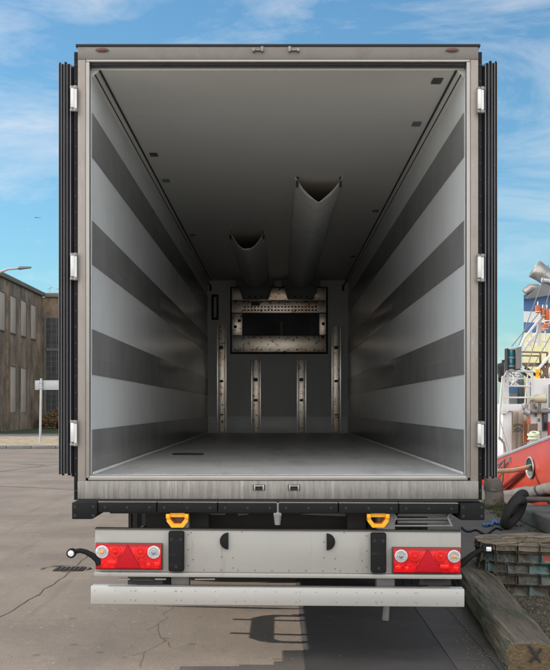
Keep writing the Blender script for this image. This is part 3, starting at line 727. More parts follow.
for s in (-1, 1):
    b = bm_(); x0, x1 = sorted((s*.865, s*1.25))
    box(b, x0, x1, 10.28, 10.29, .16, .88)
    for i in range(5): xx = x0+.03+i*.075; box(b, xx, xx+.02, 10.27, 10.28, .18, .86)
    obj('mud_flap', b, rubber, T)
    b = bm_(); tube(b, [(s*.80, 9.6, 1.05), (s*.80, 9.6, .78)], .018, 8); tube(b, [(s*.80, 9.6, .92), (s*.70, 9.6, .97)], .02, 8); lathe(b, [(.03, -.02), (.03, .02)], (s*.80, 9.58, .99), 'y', 12); obj('flap_stay', b, dirtst, T)
# yellow tie-down rings
for cx in (RX(178), RX(377.5)):
    b = bm_(); outer = []; inner = []
    z1 = RZ(513); w, h = .068, .088
    outer = [(cx-w, z1), (cx-w, z1-h*.55), (cx-w*.55, z1-h), (cx+w*.55, z1-h), (cx+w, z1-h*.55), (cx+w, z1)]
    w2, h2 = w-.022, h-.024
    inner = [(cx+w2, z1), (cx+w2, z1-h2*.55), (cx+w2*.5, z1-h2), (cx-w2*.5, z1-h2), (cx-w2, z1-h2*.55), (cx-w2, z1)]
    prism(b, outer+inner, D0-.06, D0+.05, 'y', 0); box(b, cx-w2, cx+w2, D0-.05, D0+.04, z1-.022, z1+.004)
    for s in (-1, 1): box(b, cx+s*.060-.012, cx+s*.060+.012, D0-.072, D0-.0605, z1-.03, z1-.002, .003)
    obj('yellow_hook', b, yel, T)
    b = bm_(); box(b, cx-.04, cx+.04, D0+.30, D0+.42, .84, 1.05); tube(b, [(cx, D0+.2, .92), (cx, D0+.5, .92)], .03, 12); obj('tow_socket', b, chasm, T)
# folding step stowed right, air pipe, wedge plate
b = bm_()
for zz in (RZ(516.5), RZ(523.5)): box(b, RX(399), RX(451), D0+.1, D0+.2, zz-.010, zz+.010, .003)
b2 = obj('folding_step', b, dirtst, T)
b = bm_()
for xx in (RX(394), RX(453)):
    tube(b, [(xx, D0+.08, RZ(514)), (xx+(.02 if xx < 1 else -.02), D0+.08, RZ(518)), (xx, D0+.08, RZ(526))], .009, 8)
tube(b, [(RX(393), D0+.08, RZ(527)), (RX(455), D0+.08, RZ(527))], .007, 8); tube(b, [(RX(393), D0+.08, RZ(520)), (RX(455), D0+.08, RZ(520))], .007, 8)
obj('step_rail', b, steelg, b2)
b = bm_(); prism(b, [(RX(300), RZ(520.5)), (RX(362), RZ(515)), (RX(362), RZ(523))], D0+.45, D0+.55, 'y'); obj('gusset_plate', b, dirtst, T)
b = bm_(); prism(b, [(RX(192), RZ(521)), (RX(200), RZ(513)), (RX(222), RZ(513)), (RX(222), RZ(521))], D0+.45, D0+.55, 'y'); obj('gusset_plate', b, dirtst, T)
b = bm_(); tube(b, [(RX(236), D0+.4, RZ(519)), (RX(246), D0+.4, RZ(518)), (RX(247), D0+.4, RZ(514))], .015, 8); obj('air_pipe', b, dirtst, T)
# exhaust-like drain pipe below the bumper right of centre
b = bm_(); tube(b, [P(389, 575, 8.6), P(387, 600, 8.6), P(385.5, 620, 8.6)], [.022, .02, .026], 12); obj('drain_pipe', b, dirtst, T)
# pallet-stop bracket hanging on the left side (throws the fork-shaped shadow)
sk = 1.41
b = bm_()
x0 = -1.06
dy = .18
out = [(u+dy, v) for u, v in [(8.62, 1.06), (8.62, .73), (8.66, .67), (8.78, .61), (9.62, .61), (9.74, .67), (9.80, .73), (9.80, 1.06)]]
inn = [(u+dy, v) for u, v in [(9.72, 1.06), (9.72, .76), (9.66, .725), (8.76, .725), (8.70, .76), (8.70, 1.06)]]
prism(b, out+inn, x0-.01, x0+.01, 'x')
for yy in (8.95+dy, 9.54+dy): box(b, x0-.012, x0+.02, yy-.03, yy+.03, .51, 1.06)
obj('side_guard_bracket', b, chasm, T)

# ------------------------------------------------------------------ left background: building, sign, lamp, drain
WX = -18.0; BC = 94.0; BH = 10.35
B = thing('old_building', 'long two storey building of stained brown render with bricked-up windows', 'building', (WX, BC, 0))
b = bm_()
box(b, WX-14, WX, 70, BC, 0, BH-.2); box(b, WX-14, 16, BC, BC+14, 0, BH-.25)
obj('wall', b, facade, B, smooth=0)
b = bm_(); box(b, WX-14.2, WX+.18, 69.8, BC+.1, BH-.2, BH+.12, .03); box(b, WX+.19, 16.2, BC-.18, BC+14.2, BH-.25, BH+.08, .03); obj('roof_coping', b, capstone, B)
ups = [(80.15+3.38*k_-3.38*1.03, 1.35) for k_ in range(-5, 5)]
for y0 in [76.0-3.45, 76.0, 79.4, 82.75, 86.2, 89.7]:
    b = bm_(); box(b, WX-.02, WX+.03, y0, y0+1.55, 6.75, 9.2, .01); w = obj('window', b, blank, B)
    b = bm_(); box(b, WX-.01, WX+.07, y0-.02, y0+1.57, 9.2, 9.27, .01); obj('window_lintel', b, capstone, w); b = bm_(); box(b, WX-.01, WX+.09, y0-.03, y0+1.58, 6.66, 6.745, .01); obj('window_sill', b, capstone, w)
    b = bm_(); box(b, WX-.01, WX+.05, y0+1.56, y0+1.74, 6.75, 9.19); obj('window_reveal', b, mull, w)
for y0 in [76.0, 82.75, 86.2]:
    b = bm_(); box(b, WX-.02, WX+.03, y0, y0+1.5, 1.35, 4.45, .01); w = obj('window', b, blank, B)
    b = bm_(); box(b, WX-.01, WX+.07, y0-.02, y0+1.52, 4.45, 4.52, .01); obj('window_lintel', b, capstone, w)
    b = bm_(); box(b, WX-.01, WX+.05, y0+1.51, y0+1.69, 1.35, 4.44); obj('window_reveal', b, mull, w)
for y0 in (75, 81.8, 92.6):   # shallow piers
    b = bm_(); box(b, WX-.01, WX+.10, y0-.35, y0+.35, .3, BH-.6, .02); obj('wall_pier', b, facade, B)
for i in range(4):
    x0 = -17.72+i*7; 
    if i > 0: x0 += .5
    b = bm_(); box(b, x0, x0+3.2, BC-.03, BC+.05, 1.1, 8.55); w = obj('glass_block_window', b, glassblock, B)
    b = bm_()
    for k_ in range(9): box(b, x0+k_*.4-.02, x0+k_*.4+.02, BC-.06, BC-.031, 1.1, 8.55)
    for k_ in range(19): box(b, x0, x0+3.2, BC-.058, BC-.033, 1.1+k_*.41, 1.13+k_*.41)
    for zz in (3.6, 6.0): box(b, x0-.05, x0+3.25, BC-.12, BC-.0, zz, zz+.22)
    box(b, x0-.14, x0-.01, BC-.12, BC, 1.0, 8.6)
    obj('window_bar', b, mull, w)
for k_, x in enumerate((-17.55, -16.85, -16.2)):
    b = bm_(); tube(b, [(x, BC+.3, BH), (x+.1, BC+.3, BH+.75-.15*k_)], .03, 6); tube(b, [(x-.15, BC+.3, BH+.4), (x+.25, BC+.3, BH+.55)], .03, 6); obj('roof_aerial', b, steelg, B)
# shrub beside the building
b = bm_()
for i in range(3800):
    a = random.uniform(0, 2*math.pi); r = random.random()**.6*1.5; h = random.random()**.8*1.5*(1-r/2.4)
    c = Vector((-16.2+r*math.cos(a), 90.5+r*math.sin(a)*.8, .25+h)); u = Vector((random.gauss(0, 1), random.gauss(0, 1), random.gauss(0, 1))).normalized()*.055; v = u.orthogonal().normalized()*.035
    quad(b, [c-u-v, c+u-v, c+u+v, c-u+v])
shrubm = mat('dry_shrub', (.13, .085, .035), .9, var=.4, vs=2)
sh = thing('shrub', 'low brown shrub at the foot of the old building', 'shrub', (-16.2, 90.5, .13))
obj('foliage', b, shrubm, sh, smooth=0)
b = bm_()
for i in range(7): a = i*.9; tube(b, [(-16.2, 90.5, .1), (-16.2+.3*math.cos(a), 90.5+.3*math.sin(a), .8), (-16.2+.8*math.cos(a), 90.5+.6*math.sin(a), 1.4)], [.04, .03, .01], 5)
obj('stem', b, brownst, sh)
# road sign seen from behind
sd = GD(444.5); sx = (40.5-VX)*sd/F; ss = F/sd
sg = thing('road_sign', 'rectangular road sign seen from its grey back on one round post', 'road sign', (sx, sd, .12))
b = bm_(); tube(b, [(sx-.02, sd, .1), (sx+.03, sd, EYE+(VY-378.5)/ss)], .055, 12); obj('post', b, steelg, sg)
b = bm_(); z0, z1 = EYE+(VY-389.5)/ss, EYE+(VY-380.5)/ss
box(b, sx-.26, sx+1.35, sd+.07, sd+.085, z0, z1, .004); box(b, sx-.27, sx+1.36, sd+.062, sd+.07, z0-.01, z0+.015); box(b, sx-.27, sx+1.36, sd+.062, sd+.07, z1-.015, z1+.01); box(b, sx-.27, sx-.25, sd+.062, sd+.07, z0, z1)
obj('sign_panel', b, mat('sign_back', (.42, .43, .44), .5, .2, var=.08), sg)
b = bm_()
for zz in (z0+.08, z1-.08): box(b, sx-.08, sx+.1, sd-.06, sd+.068, zz-.02, zz+.02)
obj('clamp', b, steelg, sg)
# street lamp: pole stands left of the frame, the arm reaches in
ld = 45.0; lx = -32
lm = thing('street_lamp', 'grey street lamp whose curved arm reaches over the road', 'street lamp', (P(lx, 400, ld).x, ld, 0))
b = bm_(); q0 = P(lx, 320, ld); tube(b, [(q0.x, ld, 0), (q0.x, ld, q0.z)], [.11, .075], 12); obj('pole', b, steelg, lm)
b = bm_(); tube(b, [q0, P(-30, 300, ld), P(-22, 286, ld), P(-10, 277, ld), P(0, 272, ld), P(8, 269, ld), P(19, 268.4, ld)], [.07, .065, .06, .055, .05, .045, .04], 10); obj('arm', b, steelg, lm)
b = bm_(); c0, c1 = P(17, 268.2, ld), P(31, 267, ld)
tube(b, [c0, c0.lerp(c1, .15), c0.lerp(c1, .35), c0.lerp(c1, .6), c1], [.05, .10, .085, .07, .05], 12)
for v in b.verts: v.co.z = c0.z+(v.co.z-c0.z)*.7
obj('lamp_head', b, shipgr, lm)
# drain cover in the road
dx, dy = G(69.5, 569.5)
dc = thing('drain_cover', 'rusty iron drain cover sunk in the concrete left of the trailer', 'drain cover', (dx, dy, 0))
iron = mat('rusty_iron', (.05, .035, .028), .7, .4, var=.4, vs=20)
b = bm_(); box(b, dx-.15, dx+.15, dy-.14, dy+.14, .001, .010, .002)
for i in range(6): box(b, dx-.13+i*.046, dx-.11+i*.046, dy-.12, dy+.12, .0095, .016)
obj('grate', b, iron, dc)
b = bm_(); torus(b, (dx-.04, dy+.05, -.012), .24, .022, 22, 6, Matrix.Rotation(math.pi/2, 3, 'X')); wobble(b, .02, 9); obj('rim_patch', b, tar, dc)

# ------------------------------------------------------------------ right foreground: timber, brick ring, coping, tyre
# timber baulk: near end 7.75 m, far end about 14 m
pn = Vector((1.565, 7.60, .0)); pf = Vector((1.82, 12.0, 0))
ax = (pf-pn).normalized(); sd_ = Vector((ax.y, -ax.x, 0))
b = bm_(); NS = 160; rows = []
for i in range(NS+1):
    t_ = i/NS; c = pn.lerp(pf, t_); row = []
    for j in range(56):
        a = 2*math.pi*j/56; w, h = .155, .10
        u = math.copysign(abs(math.cos(a))**.38, math.cos(a))*w; v = math.copysign(abs(math.sin(a))**.38, math.sin(a))*h
        nn = noise.noise(Vector((u*9, t_*9, v*9)))*.007+noise.noise(Vector((u*34, t_*5, v*34)))*.010-.022*max(0, noise.noise(Vector((u*55, t_*2.2, v*55+9)))-.18)-.05*max(0, .012-abs(u-.03-.03*noise.noise(Vector((t_*6, 0, 3)))))/.012*(v > 0)+noise.noise(Vector((3, t_*7, 1)))*.006-.012*max(0, noise.noise(Vector((j*.9, t_*3, 4)))-.25)
        k_ = 1+nn/.13
        if i == 0: k_ *= .92
        row.append(b.verts.new(c+sd_*(u*k_)+Vector((0, 0, .104+v*k_))+ax*(.012*noise.noise(Vector((u*12, v*12, 7))) if i == 0 else 0)))
    rows.append(row)
for i in range(NS):
    for j in range(56): b.faces.new((rows[i][j], rows[i][(j+1) % 56], rows[i+1][(j+1) % 56], rows[i+1][j]))
f0 = b.faces.new(rows[0]); f0.material_index = 1; f1 = b.faces.new(rows[-1]); f1.material_index = 1
tb = thing('timber_baulk', 'weathered squared timber lying along the quay kerb, black cross on its sawn end', 'timber', pn)
obj('beam', b, [woodm, endgr], tb, smooth=50)
b = bm_(); c = pn+Vector((0, 0, .13))-ax*.012
for (u0, v0, u1, v1, r) in ((-.012, .045, .055, -.05, .009), (-.01, -.052, .06, .035, .007), (-.022, .052, .0, .034, .008), (.045, .016, .062, .036, .008)):
    p0 = c+sd_*u0+Vector((0, 0, v0)); p1 = c+sd_*u1+Vector((0, 0, v1)); tube(b, [p0, p0.lerp(p1, .5)+Vector((0, 0, .004)), p1], [r, r*1.25, r*.8], 6)
for v in b.verts: v.co.y = c.y+(v.co.y-c.y)*.25
obj('painted_cross', b, paintx, tb)

# curved brick ring
rc = Vector((2.86, 11.25)); Rx, Ry = 1.02, .52
BR = thing('brick_enclosure', 'low curved enclosure of old bricks with flaking teal and red paint beside the timber', 'brick wall', (rc.x, rc.y, 0))
def ringpt(a, r=0.0):
    n_ = 3.2
    cx_, sx_ = math.cos(a), math.sin(a)
    k_ = (abs(cx_)**n_+abs(sx_)**n_)**(-1/n_)
    return Vector((rc.x+(Rx+r)*cx_*k_, rc.y+(Ry+r)*sx_*k_, 0))
# equal arc-length samples
samp = [ringpt(2*math.pi*i/720) for i in range(720)]; cum = [0]
for i in range(720): cum.append(cum[-1]+(samp[(i+1) % 720]-samp[i]).length)
TOTL = cum[-1]
def at(s, r=0):
    s = s % TOTL; lo = 0
    import bisect
    i = min(719, bisect.bisect_right(cum, s)-1); f = (s-cum[i])/(cum[i+1]-cum[i]); a = 2*math.pi*(i+f)/720
    p = ringpt(a); q = ringpt(a+.01); t_ = (q-p).normalized(); n_ = Vector((t_.y, -t_.x, 0)); return p+n_*r, t_, n_
HB = .43; courses = 4; ch = (HB-.05)/courses
b = bm_(); nb = int(TOTL/.185); redb_ = bm_()
for k_ in range(courses):
    for i in range(nb):
        s = (i+.5*(k_ % 2))*TOTL/nb; p, t_, n_ = at(s)
        wz = TOTL/nb-.004; dep = .11+random.uniform(-.004, .006)
        M3 = Matrix((t_, n_, Vector((0, 0, 1)))).transposed() @ Matrix.Rotation(random.uniform(-.03, .03), 3, 'Z') @ Matrix.Rotation(random.uniform(-.02, .02), 3, 'Y')
        c = p-n_*dep/2+n_*random.uniform(-.008, .006)+Vector((0, 0, k_*ch+ch/2+random.uniform(-.003, .003)))
        isred = (2.38 < c.x < 2.62 and c.y < rc.y-.2 and k_ in (2, 3))
        r_ = bmesh.ops.create_cube(b, size=1); vs = r_['verts']
        for v in vs: v.co = M3 @ Vector((v.co.x*wz*random.uniform(.93, 1.0), v.co.y*dep, v.co.z*(ch-.012)*random.uniform(.93, 1.0)))+c
        for f in {f for v in vs for f in v.link_faces}: f.material_index = 1 if isred and random.random() < .85 else 0
        bmesh.ops.bevel(b, geom=list({e for v in vs for e in v.link_edges}), offset=.020, segments=3, affect='EDGES', profile=.5)
bmesh.ops.subdivide_edges(b, edges=[e for e in b.edges if e.calc_length() > .06], cuts=2, use_grid_fill=True); wobble(b, .007, 14, 3); wobble(b, .003, 60, 1)
obj('brick_wall', b, [brickm, redpat], BR, smooth=50)
b = bm_()
vs0 = []; 
for i in range(120):
    p, t_, n_ = at(i*TOTL/120, -.007); q, _, _ = at(i*TOTL/120, -.23); vs0.append([b.verts.new((p.x, p.y, 0)), b.verts.new((p.x, p.y, HB-.04)), b.verts.new((q.x, q.y, HB-.04)), b.verts.new((q.x, q.y, 0))])
for i in range(120):
    A, C_ = vs0[i], vs0[(i+1) % 120]
    for j in range(4): b.faces.new((A[j], A[(j+1) % 4], C_[(j+1) % 4], C_[j]))
obj('mortar_core', b, mortar, BR)
b = bm_(); nc = int(TOTL/.19)
for i in range(nc):
    p, t_, n_ = at((i+.5)*TOTL/nc); M3 = Matrix((t_, n_, Vector((0, 0, 1)))).transposed() @ Matrix.Rotation(random.uniform(-.04, .04), 3, 'Z')
    r_ = bmesh.ops.create_cube(b, size=1); vs = r_['verts']; wz = TOTL/nc-.010
    c = p-n_*.115+Vector((0, 0, HB-.012+random.uniform(-.006, .006)))
    for v in vs: v.co = M3 @ Vector((v.co.x*wz, v.co.y*.26, v.co.z*.045))+c
    bmesh.ops.bevel(b, geom=list({e for v in vs for e in v.link_edges}), offset=.010, segments=2, affect='EDGES', profile=.5)
bmesh.ops.subdivide_edges(b, edges=[e for e in b.edges if e.calc_length() > .06], cuts=2, use_grid_fill=True); wobble(b, .011, 12); wobble(b, .005, 50, 2)
obj('coping_course', b, copem, BR, smooth=50)
b = bm_()
vs = [b.verts.new((*at(i*TOTL/80, -.235)[0].xy, HB-.07)) for i in range(80)]; b.faces.new(vs); obj('earth_fill', b, soil, BR)

# quay coping stones
y = 12.9; i = 0
names = []
while y < 17.4:
    Ls = 1.35+.25*math.sin(i*2.1); b = bm_(); hh = .23+.015*math.sin(i*1.7)
    box(b, 3.50+.02*math.sin(i*3), QX+.02, y+.012, y+Ls-.012, .004, hh, .03, 0, 3); wobble(b, .012, 3, i)
    names.append((b, y, Ls)); y += Ls; i += 1
for i, (b, y, Ls) in enumerate(names):
    o = obj('coping_stone', b, copestone, smooth=50); rebase(o, (3.9, y+Ls/2, 0)); tag(o, 'rough grey granite block in the row of coping stones along the quay edge', 'coping stone', 'granite coping stones along the quay edge')

# worn mooring stone below the right door
d_ = 20.5
b = bm_(); c = P(492, 505, d_); c.z = 0
hh = P(0, 477.5, d_).z
lathe(b, [(.17, 0), (.165, hh*.35), (.15, hh*.55), (.165, hh*.6), (.14, hh*.9), (.10, hh*1.0), (.02, hh*1.02)], (c.x+.03, c.y, 0), 'z', 22); bmesh.ops.subdivide_edges(b, edges=b.edges[:], cuts=1, use_grid_fill=True); wobble(b, .035, 5)
o = obj('mooring_stone', b, stonemm, smooth=40); rebase(o, (c.x, c.y, 0)); tag(o, 'stumpy worn stone post on the quay just below the open right door', 'stone post')
# folded black tyres used as fender, leaning on the coping
d_ = 16.6
for (ex, ey, R, r, name, lab) in ((514, 517, .175, .052, 'tyre_fender', 'black tyre leaning against the quay coping, nearer of the two'), (520, 510, .165, .05, 'tyre_fender', 'black tyre leaning behind the nearer tyre on the quay edge')):
    c = P(ex, ey, d_); M3 = Matrix.Rotation(math.radians(35), 3, 'Y') @ Matrix.Rotation(math.radians(50), 3, 'Z') @ Matrix.Diagonal((.8, 1, 1.15))
    b = bm_(); torus(b, (0, 0, 0), R, r, 36, 14, M3, sq=1.15); wobble(b, .012, 6)
    mz = min(v.co.z for v in b.verts); zz = max(-mz+.008, c.z) if name == 'x' else -mz+.008
    if ey < 515: zz += .09
    bmesh.ops.translate(b, verts=b.verts, vec=(c.x, c.y+(.25 if ey < 515 else 0), zz))
    o = obj('tyre_fender', b, tyrem, smooth=60); rebase(o, (c.x, c.y, 0)); tag(o, lab, 'tyre', 'tyres on the quay')
b = bm_(); tube(b, [P(512, 506, 16.7), P(522, 499.5, 16.8), P(530, 499, 16.8), P(570, 500, 16.5)], [.03, .036, .036, .036], 10)
o = obj('grey_pole', b, mat('weathered_pole', (.16, .15, .14), .8, var=.3, vs=7), smooth=60); rebase(o, P(545, 500, 16.8)); tag(o, 'grey pole reaching right from the tyres over the coping', 'pole')
# ropes and hose on the paving
b = bm_()
pts = []
for i in range(50):
    t_ = i/49; x = 484+22*t_; yv = 525.5+3.5*math.sin(t_*9)*.5+1.2*math.sin(t_*23); d_ = GD(yv); pts.append(((x-VX)*d_/F, d_, .02+.01*abs(math.sin(t_*17))))
tube(b, pts, .022, 7); o = obj('blue_rope', b, blueplast, smooth=60); rebase(o, pts[25]); tag(o, 'short length of blue rope on the paving by the tyres', 'rope')
b = bm_(); pts = []
for i in range(60):
    t_ = i/59; x = 462+40*t_; yv = 527+6*math.sin(t_*3.1+.3)+2.0*math.sin(t_*13)+5*t_*t_; d_ = GD(yv); pts.append(((x-VX)*d_/F, d_, .016))
tube(b, pts, .016, 7); o = obj('black_cable', b, rubber, smooth=60); rebase(o, pts[30]); tag(o, 'thin black cable trailing over the paving behind the brick enclosure', 'cable')
# weeds
weedm = mat('weeds', (.075, .085, .028), .9, var=.4, vs=3)
b = bm_()
def tuft(x, y, n_, h, sp):
    for i in range(n_):
        a = random.uniform(0, 6.28); r = random.random()*sp; p = Vector((x+r*math.cos(a), y+r*math.sin(a), .008)); q = p+Vector((random.gauss(0, h*.4), random.gauss(0, h*.4), h*random.uniform(.4, 1.2))); w = Vector((math.cos(a), math.sin(a), 0))*.006
        b.faces.new([b.verts.new(p-w), b.verts.new(p+w), b.verts.new(q)])
for i in range(70):
    t_ = random.random(); px = 488+34*t_+random.gauss(0, 2); py = 503+17*t_+random.gauss(0, 2.5); d_ = GD(py); tuft((px-VX)*d_/F, d_, 45, .06, .12)
for i in range(60): tuft(random.uniform(1.78, 2.6), random.uniform(8.2, 10.4), 12, .025, .10)
for i in range(40):
    p, t_, n_ = at(random.random()*TOTL, .04); tuft(p.x, p.y, 30, .05, .06)
for i in range(40): q = pf.lerp(pn, random.random()**1.3); tuft(q.x+.2, q.y, 18, .05, .06)
for i in range(22): q = Vector((random.uniform(3.3, 3.5), random.uniform(13, 22), 0)); tuft(q.x, q.y, 40, .06, .12)
o = obj('weeds', b, weedm, smooth=0); o['kind'] = 'stuff'
# loose grit and leaves
b = bm_()
def grit(x, y, r):
    vs = [b.verts.new((x+r*random.uniform(.6, 1)*math.cos(a), y+r*random.uniform(.6, 1)*math.sin(a), .008)) for a in (0, 1.3, 2.5, 3.8, 5.0)]; t_ = b.verts.new((x, y, .008+r*.7))
    for i in range(5): b.faces.new((vs[i], vs[(i+1) % 5], t_))
for i in range(260): grit(random.uniform(-3, 1.4), random.uniform(7.7, 14), random.uniform(.003, .009))
for i in range(3800): grit(random.uniform(1.6, 2.7), random.uniform(7.7, 10.7), random.uniform(.004, .014)*(1 if random.random() < .93 else 1.8))
for i in range(260): q = pn.lerp(pf, random.random()); grit(q.x-.24+random.gauss(0, .05), q.y, random.uniform(.004, .012))
for i in range(160): grit(random.uniform(1.3, 2.1), random.uniform(10.8, 15), random.uniform(.005, .016))
o = obj('grit', b, mat('grit_stone', (.13, .11, .085), .9, var=.5, vs=30), smooth=0); o['kind'] = 'stuff'

# ------------------------------------------------------------------ ship
SH = thing('ship', 'red hulled harbour ship with white deckhouse and striped yellow funnel moored at the quay', 'ship', (8.5, 24, -2))
# port side plane, x nearly constant
def HP(px, py):           # point on the hull side plane: from (4.97, 22.5) to (5.23, 29)
    k_ = (px-VX)/F; # x = k*d ; plane x = 4.97+(d-22.5)*.04
    d = (4.97-22.5*.04)/(k_-.04); return Vector((k_*d, d, EYE-(py-VY)*d/F))
def hx(d): return 4.97+(d-22.5)*.04
def ztop(d):
    # bulwark: d 27.9 -> py 455 , d 22.1 -> py 437
    za = EYE-47*27.6/F; zb = EYE-29*21.9/F
    t_ = (27.6-d)/(27.6-21.9); return za+(zb-za)*t_ + (.02*(t_-1)**2 if t_ > 1 else 0)
ds = [10+i*1.0 for i in range(46)]
b = bm_(); cols = []
for d in ds:
    taper = 0.0
    if d < 16: taper = ((16-d)/6)**2*2.6        # bow curves away from the quay
    xo = hx(d)+taper; zt = ztop(d) if d < 30 else ztop(30)+.0*(d-30)
    W_ = 3.8
    cols.append([(W_+5.0-(W_-0)+0, d, -2.6)] and [(xo+.6, d, -2.8), (xo+.18, d, -2.0), (xo+.05, d, -.9), (xo, d, zt-.75), (xo-.02, d, zt)])
vs = [[b.verts.new(p) for p in c] for c in cols]
for i in range(len(vs)-1):
    for j in range(4): b.faces.new((vs[i][j], vs[i][j+1], vs[i+1][j+1], vs[i+1][j]))
# mirrored starboard side
mx_ = 8.9
vs2 = [[b.verts.new((2*mx_-p[0], p[1], p[2])) for p in c] for c in cols]
for i in range(len(vs2)-1):
    for j in range(4): b.faces.new((vs2[i][j], vs2[i+1][j], vs2[i+1][j+1], vs2[i][j+1]))
b.faces.new([*vs[0], *reversed(vs2[0])]); b.faces.new([*reversed(vs[-1]), *vs2[-1]])
hl = obj('hull', b, hullred, SH, smooth=50)
sm = hl.modifiers.new('t', 'SOLIDIFY'); sm.thickness = .05; sm.offset = 0
b = bm_()
for i in range(len(ds)-1):
    za = cols[i][4][2]-.75; zb = cols[i+1][4][2]-.75
    quad(b, [(cols[i][3][0]+.03, ds[i], za), (2*mx_-cols[i][3][0]-.03, ds[i], za), (2*mx_-cols[i+1][3][0]-.03, ds[i+1], zb), (cols[i+1][3][0]+.03, ds[i+1], zb)])
obj('deck', b, deckm, SH)
b = bm_(); tube(b, [(c[4][0], c[4][1], c[4][2]+.02) for c in cols], .045, 8); tube(b, [(2*mx_-c[4][0], c[4][1], c[4][2]+.02) for c in cols], .045, 8); obj('bulwark_rail', b, mat('rail_grey', (.30, .28, .30), .6), SH)
# rubbing strake: left px 502,y492 ... right px 550,y~486 (thick 12px)
b = bm_()
def zst(d): za = EYE-(495.5-VY)*27.3/F; zb = EYE-(489-VY)*21.9/F; t_ = (27.3-d)/(27.3-21.9); return za+(zb-za)*t_
pts = [(hx(d)-.10+(((16-d)/6)**2*2.6 if d < 16 else 0), d, zst(max(d, 14))) for d in [10+i*.5 for i in range(60)]]
tube(b, pts, .115, 12); wobble(b, .03, 2.2); obj('rubbing_strake', b, strakem, SH, smooth=60)
# hawse hole: dark oval with bright ring
hc = HP(533, 467.5); tdir = Vector((.04, 1, 0)).normalized()
b = bm_(); A_, B_ = .42, .19
def oval(r0, off, n_=32): return [hc+Vector((-off, 0, 0))+tdir*(A_*r0*math.cos(2*math.pi*i/n_))+Vector((0, 0, (B_+(r0-1)*.15)*r0*math.sin(2*math.pi*i/n_))) for i in range(n_)]
o1 = [b.verts.new(p) for p in oval(1.0, .055)]; b.faces.new(o1); hw_ = obj('hawse_hole', b, gapm, SH)
b = bm_()
ra = oval(1.03, .06); tube(b, ra+[ra[0]], .018, 8, cap=False); ha = obj('hawse_ring', b, steelg, hw_)
b = bm_()  # polished lower lip inside the hole
lo = [hc+Vector((-.062, 0, 0))+tdir*(A_*.93*math.cos(a))+Vector((0, 0, B_*.95*math.sin(a))) for a in [math.pi+math.pi*i/16 for i in range(17)]]
lo2 = [hc+Vector((-.062, 0, 0))+tdir*(A_*.8*math.cos(a))+Vector((0, 0, -.03+B_*.25*math.sin(a))) for a in [2*math.pi-math.pi*i/16 for i in range(17)]]
b.faces.new([b.verts.new(p) for p in lo+lo2]); obj('hawse_lip', b, lipm, hw_)
# mooring rope out of the hole, towards the quay on the left
b = bm_(); r0_ = hc+Vector((-.05, -.1, .03)); r1_ = P(499, 471, 22.5); r2_ = P(470, 476, 20.5)
pts = [r0_+Vector((.3, .2, .02))]+[r0_.lerp(r1_, i/10)+Vector((0, 0, -.03*math.sin(math.pi*i/10))) for i in range(11)]+[r2_, P(440, 488, 19)]
tube(b, pts, .042, 10); o = obj('mooring_rope', b, ropem, smooth=60); rebase(o, hc); tag(o, 'thick pale mooring rope running out of the round hole in the red hull', 'rope')
# struts in front of the hull
b = bm_(); j0 = HP(511, 459)+Vector((-.14, 0, 0)); h1 = HP(490, 476)+Vector((-.12, 0, 0)); 
tube(b, [j0, h1], .022, 6); tube(b, [j0, HP(508, 493)+Vector((-.15, 0, 0))], .02, 6); tube(b, [HP(495, 483)+Vector((-.14, 0, 0)), j0+Vector((0, .1, -.02))], .018, 6)
obj('strut', b, dirtst, SH)
b = bm_(); tube(b, [HP(527, 471)+Vector((-.10, 0, 0)), HP(496, 497)+Vector((-.14, 0, 0))], .05, 8); obj('brace', b, mat('dark_red_paint', (.30, .03, .02), .5), SH)
# deckhouse, built behind the bulwark
sdp = 31.0
def SP(px, py, d=sdp): return P(px, py, d)
def pbox(b, x0, x1, y0, y1, d, dep, bev=0., mi=0):
    a, c = P(x0, y1, d), P(x1, y0, d); n0 = len(b.verts); box(b, a.x, c.x, d, d+dep, a.z, c.z, bev, mi)
    if dep > .5:                                    # the deckhouse sits at an angle to the quay
        b.verts.ensure_lookup_table()
        for v in b.verts[n0:]: v.co.x += (v.co.y-d)*.24
D_ = thing('deckhouse', 'x', 'x'); D_.parent = SH; D_.location = (0, 0, 0); del D_['label']; del D_['category']
b = bm_(); pbox(b, 527.5, 640, 378, 470, 31.0, 6, .03); pbox(b, 505, 527.4, 408, 470, 33.2, 3.8); obj('deckhouse_wall', b, [shipw], D_)
b = bm_(); pbox(b, 506, 527.3, 411, 468, 33.1, .05)
obj('recess_wall', b, shipbe, D_)
b = bm_(); pbox(b, 503, 512, 411, 470, 30.9, .12, .02); obj('corner_post', b, shipw, D_)
for px in (512.5, 518, 523): b = bm_(); pbox(b, px, px+.7, 412, 468, 33.0, .06); obj('wall_seam', b, mat('seam_tan', (.5, .40, .33), .6) if 'seam_tan' not in MATS else MATS['seam_tan'], D_)
b = bm_(); 
prism(b, [(P(502.5, 0, 30.8).x, P(0, 414, 30.8).z), (P(502.5, 0, 30.8).x, P(0, 404, 30.8).z), (P(530, 0, 30.8).x, P(0, 404, 30.8).z), (P(530, 0, 30.8).x, P(0, 410.5, 30.8).z), (P(508.5, 0, 30.8).x, P(0, 410.5, 30.8).z), (P(507, 0, 30.8).x, P(0, 414, 30.8).z)], 30.8, 33.3, 'y', 0, .01)
obj('platform', b, shipw, D_)
